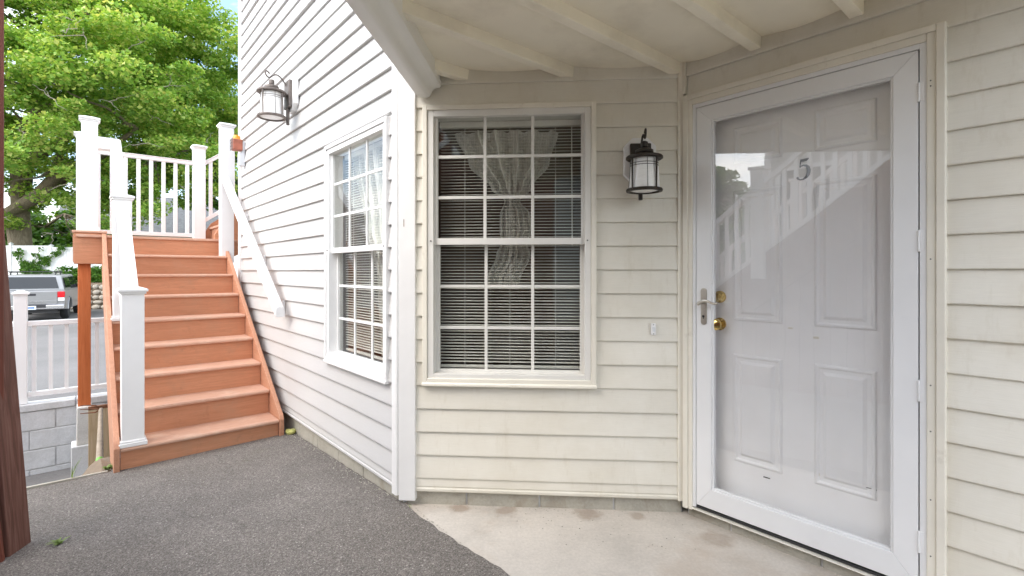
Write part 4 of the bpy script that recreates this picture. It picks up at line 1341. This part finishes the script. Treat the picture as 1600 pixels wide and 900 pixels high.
# ------------------------------------------------------------------ stone wall, yard, fence, ivy, hedge, far house
WY = 27.0
bx('yard', M['earth'], None, -60, -8, WY + .35, 90, LOT - .1, YARD)['kind'] = 'structure'
sw = tag(empty('stone_wall', (-24, WY, LOT)), 'field stone retaining wall below the shrub and white fence', 'wall')
bx('mortar_core', M['dirt'], sw, -14, 12, .10, .40, -.1, YARD - LOT)
stone_me = []
for k in range(5):
    mb = MB(); rg = random.Random(k)
    n_ = 9
    for j, (rr, yy) in enumerate(((.30, .10), (.42, -.02), (.36, -.10), (.20, -.14))):
        pass
    rings = [(.48, .12), (.50, .0), (.44, -.08), (.28, -.12)]
    jit = [rg.uniform(.78, 1.0) for _ in range(n_)]
    vs = [(math.cos(6.283 * i / n_) * r * jit[i], y, math.sin(6.283 * i / n_) * r * jit[i]) for (r, y) in rings for i in range(n_)]
    fs = [(a * n_ + i, a * n_ + (i + 1) % n_, (a + 1) * n_ + (i + 1) % n_, (a + 1) * n_ + i) for a in range(3) for i in range(n_)] + [tuple(range(3 * n_, 4 * n_))]
    stone_me.append(MB().add(vs, fs).mesh('stone', M['stone'], smooth=True))
z = .0
rg = random.Random(8)
while z < YARD - LOT - .1:
    hh = rg.uniform(.24, .38); x = -9.0
    while x < 7.5:
        ww = rg.uniform(.3, .6)
        s_ = ob('stone', rg.choice(stone_me), sw, (x + ww / 2, .06, z + hh / 2), (0, rg.uniform(-.15, .15), 0))
        s_.scale = (ww * 1.05, 1, hh * 1.06)
        x += ww
    z += hh
fn = tag(empty('vinyl_fence', (-31, WY + 2.2, YARD)), 'tall white vinyl privacy fence behind the parked truck', 'fence')
fp = 2.35; FT = 2.03
for k in range(9):
    x = -3 + fp * k
    dz = .10 if k < 3 else (0 if k < 5 else -.12)
    e = bx('post', M['fence'], fn, x - .07, x + .07, -.07, .07, 0, FT + dz + .10, .01)
    MB().add([(x - .10, -.10, FT + dz + .10), (x + .10, -.10, FT + dz + .10), (x + .10, .10, FT + dz + .10), (x - .10, .10, FT + dz + .10), (x, 0, FT + dz + .20)], [(0, 1, 4), (1, 2, 4), (2, 3, 4), (3, 0, 4), (3, 2, 1, 0)]).build('post_cap', M['fence'], e)
    mb = MB()
    nn_ = 13
    for i in range(nn_):
        a = x + .07 + (fp - .14) * i / nn_
        mb.box(a, a + (fp - .14) / nn_ - .012, -.02, .02, .1, FT + dz - .12)
    mb.build('board_panel', M['fence'], fn)
    bx('rail', M['fence'], fn, x + .071, x + fp - .071, -.035, .035, FT + dz - .12, FT + dz, .008)
    bx('rail', M['fence'], fn, x + .071, x + fp - .071, -.035, .035, .04, .14, .008)
# ivy on the fence
iv0 = Vector((-28.6, WY + 2.08, YARD + .1))
iv = tag(empty('ivy_vine', tuple(iv0)), 'green ivy climbing the white fence above the truck', 'vine')
rg = random.Random(21); cs = []; mb = MB()
for (x1, z1, n_) in ((2.4, 1.85, 15), (1.7, 1.5, 12), (1.15, 1.95, 9), (-.2, 1.9, 8), (.3, 1.2, 8), (2.3, .6, 5)):
    pth = branch_path((.4, 0, 0), (x1, -.02, z1), rg, .12, 8)
    pth = [(p[0], -.02 - abs(p[1]) * .15, p[2]) for p in pth]
    mb.tube(pth, .012, 5)
    for i in range(n_ * 2):
        t = rg.random() ** .8 * 7.99; k = int(t); p = Vector(pth[k]).lerp(Vector(pth[k + 1]), t - k)
        cs.append((p.x + rg.uniform(-.2, .2), -.06, p.z + rg.uniform(-.15, .15)))
mb.build('stem', M['bark'], iv)
ob('leaves', leaf_mesh('ivy_leaves', M['leaf_mid'], cs, [(.2, .05, .16)] * len(cs), 13, .11, -.3, 3), iv)
# shrub on top of the stone wall
hg = tag(empty('shrub', (-22.6, WY + .9, YARD - .1)), 'low green shrub on the stone wall seen beside the orange post', 'shrub')
rg = random.Random(5)
cs = [(rg.uniform(-2.3, 2.3), rg.uniform(-.55, .3), rg.uniform(.05, .85)) for _ in range(90)]
ob('foliage', leaf_mesh('shrub_leaves', M['leaf_mid'], cs, [(.34, .3, .24)] * 90, 80, .12, .4, 6), hg)
mb = MB()
for _ in range(14): mb.tube([(rg.uniform(-2, 2), 0, 0), (rg.uniform(-2, 2), 0, .7)], [.02, .008], 5)
mb.build('stems', M['bark'], hg)
# far house behind the railing
fh = tag(empty('gable_house', (-33.0, 47.0, YARD), R(28)), 'distant house with grey shingle roof and brick chimney behind the railing', 'house')
bx('wall', M['far_wall'], fh, -6.5, 6.5, -3.5, 3.5, -.2, 4.1)
MB().add([(-6.9, -4.0, 3.95), (6.9, -4.0, 3.95), (6.9, 4.0, 3.95), (-6.9, 4.0, 3.95), (-6.9, 0, 7.6), (6.9, 0, 7.6)], [(0, 1, 5, 4), (2, 3, 4, 5), (3, 0, 4), (1, 2, 5), (3, 2, 1, 0)]).build('roof', M['roofing'], fh)
bx('chimney', M['brick_red'], fh, 2.2, 3.0, -.4, .4, 6.4, 8.6)
for xw in (-4.5, -1.2, 2.2, 5.0):
    w_ = bx('window', M['trim_white'], fh, xw - .5, xw + .5, -3.56, -3.48, .9, 2.3)
    bx('pane', M['dark_glass'], w_, xw - .42, xw + .42, -3.60, -3.555, .98, 2.22)

# ------------------------------------------------------------------ the pickup
tc = Vector((-19.55, 20.3))
phi = R(34.5)
tr = tag(empty('pickup_truck', (tc.x, tc.y, LOT), phi), 'silver pickup truck with matching canopy and roof rack parked by the white fence', 'pickup truck')
tr.scale = (1.1, 1.1, 1.12)
def extr(prof, hw, mat, name, par=tr, bev=.03, top_in=0.0, zref=None):
    mb = MB(); n_ = len(prof); vs = []
    for sgn in (-1, 1):
        for (y, z) in prof:
            k = 0 if zref is None else max(0, (z - zref)) * top_in
            vs.append((sgn * (hw - k), y, z))
    fs = [tuple(range(n_)), tuple(range(2 * n_ - 1, n_ - 1, -1))] + [(i, n_ + i, n_ + (i + 1) % n_, (i + 1) % n_) for i in range(n_)]
    return mb.add(vs, fs).build(name, mat, par, bevel=bev, seg=3)
# body with wheel arches
def arch(yc, r, z0, n_=9): return [(yc + r * math.cos(math.pi * (1 - i / n_)), z0 + r * math.sin(math.pi * (1 - i / n_)) * .95) for i in range(n_ + 1)]
prof = [(.02, .62)] + [(.08, .42)] + arch(1.10, .44, .40) + arch(4.35, .44, .40) + [(5.15, .42), (5.30, .60), (5.26, .98), (4.0, 1.10), (3.6, 1.13), (.0, 1.13)]
extr(prof, .935, M['truck'], 'body', bev=.02)
extr([(1.62, 1.12), (3.98, 1.12), (3.25, 1.66), (3.0, 1.72), (1.9, 1.72), (1.68, 1.66)], .90, M['truck'], 'cab', bev=.03, top_in=.22, zref=1.1)
extr([(.03, 1.125), (1.60, 1.125), (1.60, 1.70), (.16, 1.70), (.10, 1.66)], .915, M['truck'], 'canopy', bev=.03, top_in=.20, zref=1.1)
def quadbox(name, mat, pts, th, par=tr):
    a, b, c, d = [Vector(p) for p in pts]
    nn = (b - a).cross(d - a).normalized() * th
    vs = [a, b, c, d, a + nn, b + nn, c + nn, d + nn]
    return MB().add(vs, [(0, 1, 2, 3), (7, 6, 5, 4), (0, 4, 5, 1), (1, 5, 6, 2), (2, 6, 7, 3), (3, 7, 4, 0)]).build(name, mat, par)
quadbox('rear_window', M['dark_glass'], [(-.76, .028, 1.20), (.76, .028, 1.20), (.66, .088, 1.62), (-.66, .088, 1.62)], .012)
for sx in (-1, 1):
    for (ya, yb) in ((.35, .95), (1.0, 1.5)):
        quadbox('side_window', M['dark_glass'], [(sx * .912, ya, 1.22), (sx * .912, yb, 1.22), (sx * .830, yb, 1.60), (sx * .830, ya, 1.60)], .012 * sx)
    for (ya, yb, yc, yd) in ((1.80, 2.55, 2.55, 1.85), (2.62, 3.75, 3.22, 2.62)):
        quadbox('cab_window', M['dark_glass'], [(sx * .890, ya, 1.17), (sx * .890, yb, 1.17), (sx * .792, yc, 1.62), (sx * .792, yd, 1.62)], .014 * sx)
tg = bx('tailgate', M['truck'], tr, -.72, .72, -.028, .01, .62, 1.10, .02, 3)
bx('tailgate_crease', M['truck'], tg, -.70, .70, -.036, -.024, .70, .76, .006)
bx('handle', M['truck_trim'], tg, -.13, .13, -.04, -.02, .94, 1.02, .008)
fc = bpy.data.curves.new('letters', 'FONT'); fc.body = 'TACOMA'; fc.size = .10; fc.space_character = 2.2; fc.align_x = 'CENTER'; fc.extrude = .003; fc.resolution_u = 2
fo = bpy.data.objects.new('letters', fc); col.objects.link(fo)
bpy.context.view_layer.update()
lm = bpy.data.meshes.new_from_object(fo.evaluated_get(bpy.context.evaluated_depsgraph_get()))
bpy.data.objects.remove(fo)
lm.materials.clear(); lm.materials.append(M['chrome'])
ob('tailgate_lettering', lm, tg, (0, -.037, .695), (R(90), 0, 0))
for sx in (-1, 1):
    t_ = bx('taillight', M['tail_red'], tr, sx * .83 - .105, sx * .83 + .105, -.03, .10, .86, 1.08, .025, 3)
    bx('reverse_lens', M['tail_white'], t_, sx * .83 - .095, sx * .83 + .095, -.026, .09, .73, .858, .015)
bp_ = bx('bumper', M['chrome'], tr, -.93, .93, -.13, .10, .44, .60, .03, 3)
bx('step_pad', M['truck_trim'], bp_, -.42, .42, -.137, -.05, .50, .615, .01)
pl_ = bx('license_plate', M['plate'], tr, -.155, .155, -.147, -.137, .44, .58, .006)
bx('plate_mark', M['plate_blue'], pl_, -.11, .11, -.149, -.146, .485, .535)
for sx in (-1, 1):
    for yc in (1.10, 4.35):
        w_ = MB().lathe([(.22, -.12), (.33, -.12), (.365, -.08), (.37, 0), (.365, .08), (.33, .12), (.22, .12)], (sx * .80, yc, .37), 24, 'x').build('tyre', M['tyre'], tr, smooth=True)
        MB().lathe([(.0, .11), (.06, .112), (.20, .09), (.235, .118), (.235, -.10), (.0, -.10)] if sx > 0 else [(.0, -.11), (.06, -.112), (.20, -.09), (.235, -.118), (.235, .10), (.0, .10)], (sx * .80, yc, .37), 20, 'x').build('rim', M['rim'], w_, smooth=True)
        MB().tube([(sx * .945, yc + .46 * math.cos(math.pi * i / 12), .40 + .45 * math.sin(math.pi * i / 12)) for i in range(13)], .028, 8).build('wheel_arch', M['truck'], tr, smooth=True)
    MB().tube([(sx * .62, .25, 1.80), (sx * .62, 1.50, 1.80)], .022, 8).tube([(sx * .62, .35, 1.68), (sx * .62, .35, 1.8)], .02, 6).tube([(sx * .62, 1.4, 1.68), (sx * .62, 1.4, 1.8)], .02, 6).build('roof_rail', M['truck_trim'], tr)
    MB().box(sx * 1.0 - .10, sx * 1.0 + .10, 3.45, 3.60, 1.16, 1.33).build('mirror', M['truck_trim'], tr, bevel=.02)
for yy in (.45, 1.3):
    bx('cross_bar', M['truck_trim'], tr, -.70, .70, yy - .03, yy + .03, 1.80, 1.835, .01)
MB().tube([(-.45, -.02, .36), (-.45, .4, .36)], .035, 10).build('exhaust', M['chrome'], tr, smooth=True)
bx('underbody', M['truck_trim'], tr, -.70, .70, .1, 5.1, .30, .62)

# ------------------------------------------------------------------ little weeds
def weed(loc, n_, h_, sp, label, wide=.008, bend=.35):
    rg = random.Random(int(loc[0] * 1000)); mb = MB()
    for i in range(n_):
        a = rg.uniform(0, 6.28); l_ = h_ * rg.uniform(.55, 1); out = sp * rg.uniform(.3, 1)
        b0_ = Vector((rg.uniform(-.012, .012), rg.uniform(-.012, .012), 0))
        d = Vector((math.cos(a), math.sin(a), 0)); side_ = Vector((-d.y, d.x, 0))
        pts = [b0_ + d * out * t * t + Vector((0, 0, l_ * (t - bend * t * t))) for t in (0, .35, .7, 1)]
        ws = [wide * .7, wide, wide * .7, .0006]
        vs = []
        for p, w_ in zip(pts, ws): vs += [p + side_ * w_, p - side_ * w_, p - side_ * w_ * .2 - d * .001]
        fs = []
        for k in range(3):
            for m_ in range(3):
                fs.append((k * 3 + m_, k * 3 + (m_ + 1) % 3, k * 3 + 3 + (m_ + 1) % 3, k * 3 + 3 + m_))
        mb.add(vs, fs)
    return tag(mb.build('weed', M['grass'], None, loc), label, 'weed', 'small weeds')
p = stair_pt(.06, 1.30); weed((p.x, p.y, path_z(p.x, p.y) - .03), 5, .20, .05, 'thin grass tuft at the edge of the drop before the block wall', .004, .1)
p = stair_pt(.10, 1.115); weed((p.x, p.y, path_z(p.x, p.y) - .0), 22, .06, .05, 'small leafy weed at the left foot of the stair', .010, .6)
weed((-2.215, 2.44, path_z(-2.215, 2.44)), 12, .045, .055, 'little weed at the foot of the leaning boards', .007, .6)
p = edge0 + edge_dir * .02 - nD * .0; weed((p.x + .02, p.y - .02, 0.0), 5, .035, .012, 'tiny weed where asphalt meets the slab at the corner', .002, .2)

# grit and leaf crumbs along the walls and on the paving
rg = random.Random(44); mb = MB()
def crumb(x, y, z, r):
    mb.lathe([(0.0004, -r * .3), (r * rg.uniform(.7, 1), 0), (r * .5, r * .45), (0.0004, r * .55)], (x, y, z), 5)
for i in range(150):
    t = rg.uniform(.1, 1.9); q_ = Q - dD * t - nD * (rg.random() ** 2 * .10 + .005)
    crumb(q_.x, q_.y, path_z(q_.x, q_.y) + .001, rg.uniform(.002, .007))
for i in range(170):
    t = rg.uniform(.1, 1.5); q_ = Q + dC * t + Vector((math.sin(A42), -math.cos(A42))) * (rg.random() ** 2 * .35 + .0)
    crumb(q_.x, q_.y, .001, rg.uniform(.0015, .0045))
for i in range(140):
    t = rg.uniform(.0, 1.6); q_ = edge0 + edge_dir * t + nD * rg.uniform(-.01, .03)
    crumb(q_.x, q_.y, .002, rg.uniform(.002, .006))
for i in range(120):
    x, y = rg.uniform(-2.3, 0), rg.uniform(1.6, 3.4); crumb(x, y, path_z(x, y) + .002, rg.uniform(.002, .005))
tag(mb.build('grit', M['found']), 'loose grit and crumbs scattered on the paving', 'grit', kind='stuff')

# ------------------------------------------------------------------ what stands behind the viewer (seen in the glass)
so = P - nD * 3.40 + dD * 1.405
s2 = tag(empty('staircase', (so.x, so.y, H - 1.28), A49), 'other stair with white railings seen only as a reflection in the storm door', 'staircase')
def z2(zc): return zc + 1.28
u0 = -4.10
n2 = 19; r2, g2 = .205, .275
for k in range(n2):
    u = u0 + g2 * k
    bx('tread', M['tread'], s2, u - .02, u + g2 + .01, -1.10, -.03, r2 * (k + 1) - .03, r2 * (k + 1), .003)
    bx('riser', M['deck'], s2, u, u + .02, -1.10, -.03, r2 * k, r2 * (k + 1) - .03)
sl2 = r2 / g2
for yy in (0.0, -1.13):
    MB().prism([(u0 - .05, -.1), (u0 - .05, .22), (u0 + g2 * n2, .22 + r2 * n2), (u0 + g2 * n2, r2 * n2 - .25), (u0 + .4, -.1)], 'y', yy - .03, yy).build('stringer', M['brown_wood'], s2)
    pu = [u0 + .05, -2.43, -.55, u0 + g2 * n2 - .1]
    for a in pu:
        zb_ = (a - u0) * sl2
        e = bx('post', M['vinyl'], s2, a - .07, a + .07, yy - .085, yy + .055, zb_ - .05, zb_ + 1.18, .004)
        bx('post_cap', M['vinyl'], e, a - .09, a + .09, yy - .105, yy + .075, zb_ + 1.18, zb_ + 1.22, .01)
    for a, b in zip(pu, pu[1:]):
        for (dz0, dz1, hw) in ((.96, 1.03, .04), (.20, .26, .028)):
            a_, b_ = a + .07, b - .07
            za, zb_ = (a_ - u0) * sl2, (b_ - u0) * sl2
            MB().add([(a_, yy - .015 - hw, za + dz0), (a_, yy - .015 + hw, za + dz0), (a_, yy - .015 + hw, za + dz1), (a_, yy - .015 - hw, za + dz1), (b_, yy - .015 - hw, zb_ + dz0), (b_, yy - .015 + hw, zb_ + dz0), (b_, yy - .015 + hw, zb_ + dz1), (b_, yy - .015 - hw, zb_ + dz1)],
                     [(0, 1, 2, 3), (7, 6, 5, 4), (0, 4, 5, 1), (1, 5, 6, 2), (2, 6, 7, 3), (3, 7, 4, 0)]).build('rail', M['vinyl'], s2)
        nb_ = int((b - a - .14) / .118)
        for i in range(nb_):
            u = a + .07 + (b - a - .14) * (i + .5) / nb_
            o_ = ob('baluster', bal_me, s2, (u, yy - .015, (u - u0) * sl2 + .22)); o_.scale = (1, 1, .76)
for i in range(34):
    u = u0 + .12 + i * .150
    zt_ = (u - u0) * sl2 - .02
    if zt_ > .06: MB().add([(u, -.022, -.1), (u + .144, -.022, -.1), (u + .144, .0 - .031 + .03, -.1), (u, -.001, -.1), (u, -.022, zt_), (u + .144, -.022, zt_ + .144 * sl2), (u + .144, -.001, zt_ + .144 * sl2), (u, -.001, zt_)],
        [(0, 1, 2, 3), (7, 6, 5, 4), (0, 4, 5, 1), (1, 5, 6, 2), (2, 6, 7, 3), (3, 7, 4, 0)]).build('skirt_board', M['brown_wood'], s2, (0, -.035, 0))
nh0 = P - nD * 6.4 + dD * -2.15
nh = tag(empty('neighbour_house', (nh0.x, nh0.y, -.1), A49), 'neighbouring house with pale lapped siding seen only as a reflection in the storm door', 'house')
bx('wall', M['far_wall'], nh, 0, 11, -6, -.02, 0, 3.7)
for k in range(28):
    MB().prism([(-.02, .05 + EXP * k), (.012, .052 + EXP * k), (.0, .05 + EXP * (k + 1)), (-.02, .05 + EXP * (k + 1))], 'x', .08, 11).build('siding_board', M['siding_grey'], nh)
bx('corner_trim', M['trim_white'], nh, -.02, .08, -.1, .018, 0, 3.7)
MB().prism([(-6.4, 3.7), (.35, 3.7), (-3.0, 5.2)], 'x', -.4, 11.4).build('roof', M['roofing'], nh)
for xw in (.6, 4.6):
    w_ = bx('window', M['trim_white'], nh, xw - .45, xw + .45, -.03, .03, 1.9, 3.1)
    bx('pane', M['dark_glass'], w_, xw - .38, xw + .38, -.02, .035, 1.97, 3.03)
bk = tag(empty('brown_building', (1.6, -13.0, -.2), R(2)), 'dark brown shingled building seen only as a reflection in the windows', 'building')
bx('wall', M['dark_shingle'], bk, -4.4, 9, -5, 0, 0, 3.0)
MB().prism([(-5.4, 3.0), (.5, 3.0), (-2.5, 4.4)], 'x', -4.8, 9.4).build('roof', M['roofing'], bk)
for xw in (-2.4, 1.4):
    w_ = bx('window', M['trim_white'], bk, xw - .45, xw + .45, -.02, .05, 1.2, 2.6)
    bx('pane', M['dark_glass'], w_, xw - .38, xw + .38, -.01, .055, 1.27, 2.53)
t4 = (-16.2, -1.2, -.8)
make_tree('street_tree', 'leafy tree seen only as a reflection in the storm door', t4, ([(0, 0, 0), (.1, 0, 1.6), (0, .2, 3), (.2, 0, 4.6)], [.3, .25, .2, .08]), [([(0, 0, 2), (1, 0, 3.4), (1.6, 0, 4.6)], [.16, .12, .05])],
          (0, 0, 3.9), (2.6, 2.8, 2.5), 120, 110, .75, .20, M['leaf_mid'], 23, shell=.3, group='trees seen in the glass')
rg = random.Random(15)
hb = tag(empty('hedge', (-4.9, -8.6, -.15)), 'green hedge seen only as a reflection in the large window', 'hedge')
cs = [(rg.uniform(-1.4, 1.3), rg.uniform(-.6, .6), rg.uniform(.1, 1.7)) for _ in range(80)]
ob('foliage', leaf_mesh('hedge_leaves', M['leaf_mid'], cs, [(.4, .4, .3)] * 80, 80, .13, .4, 9), hb)
MB().tube([(0, 0, 0), (0, 0, 1.2)], [.05, .02], 6).build('stem', M['bark'], hb)
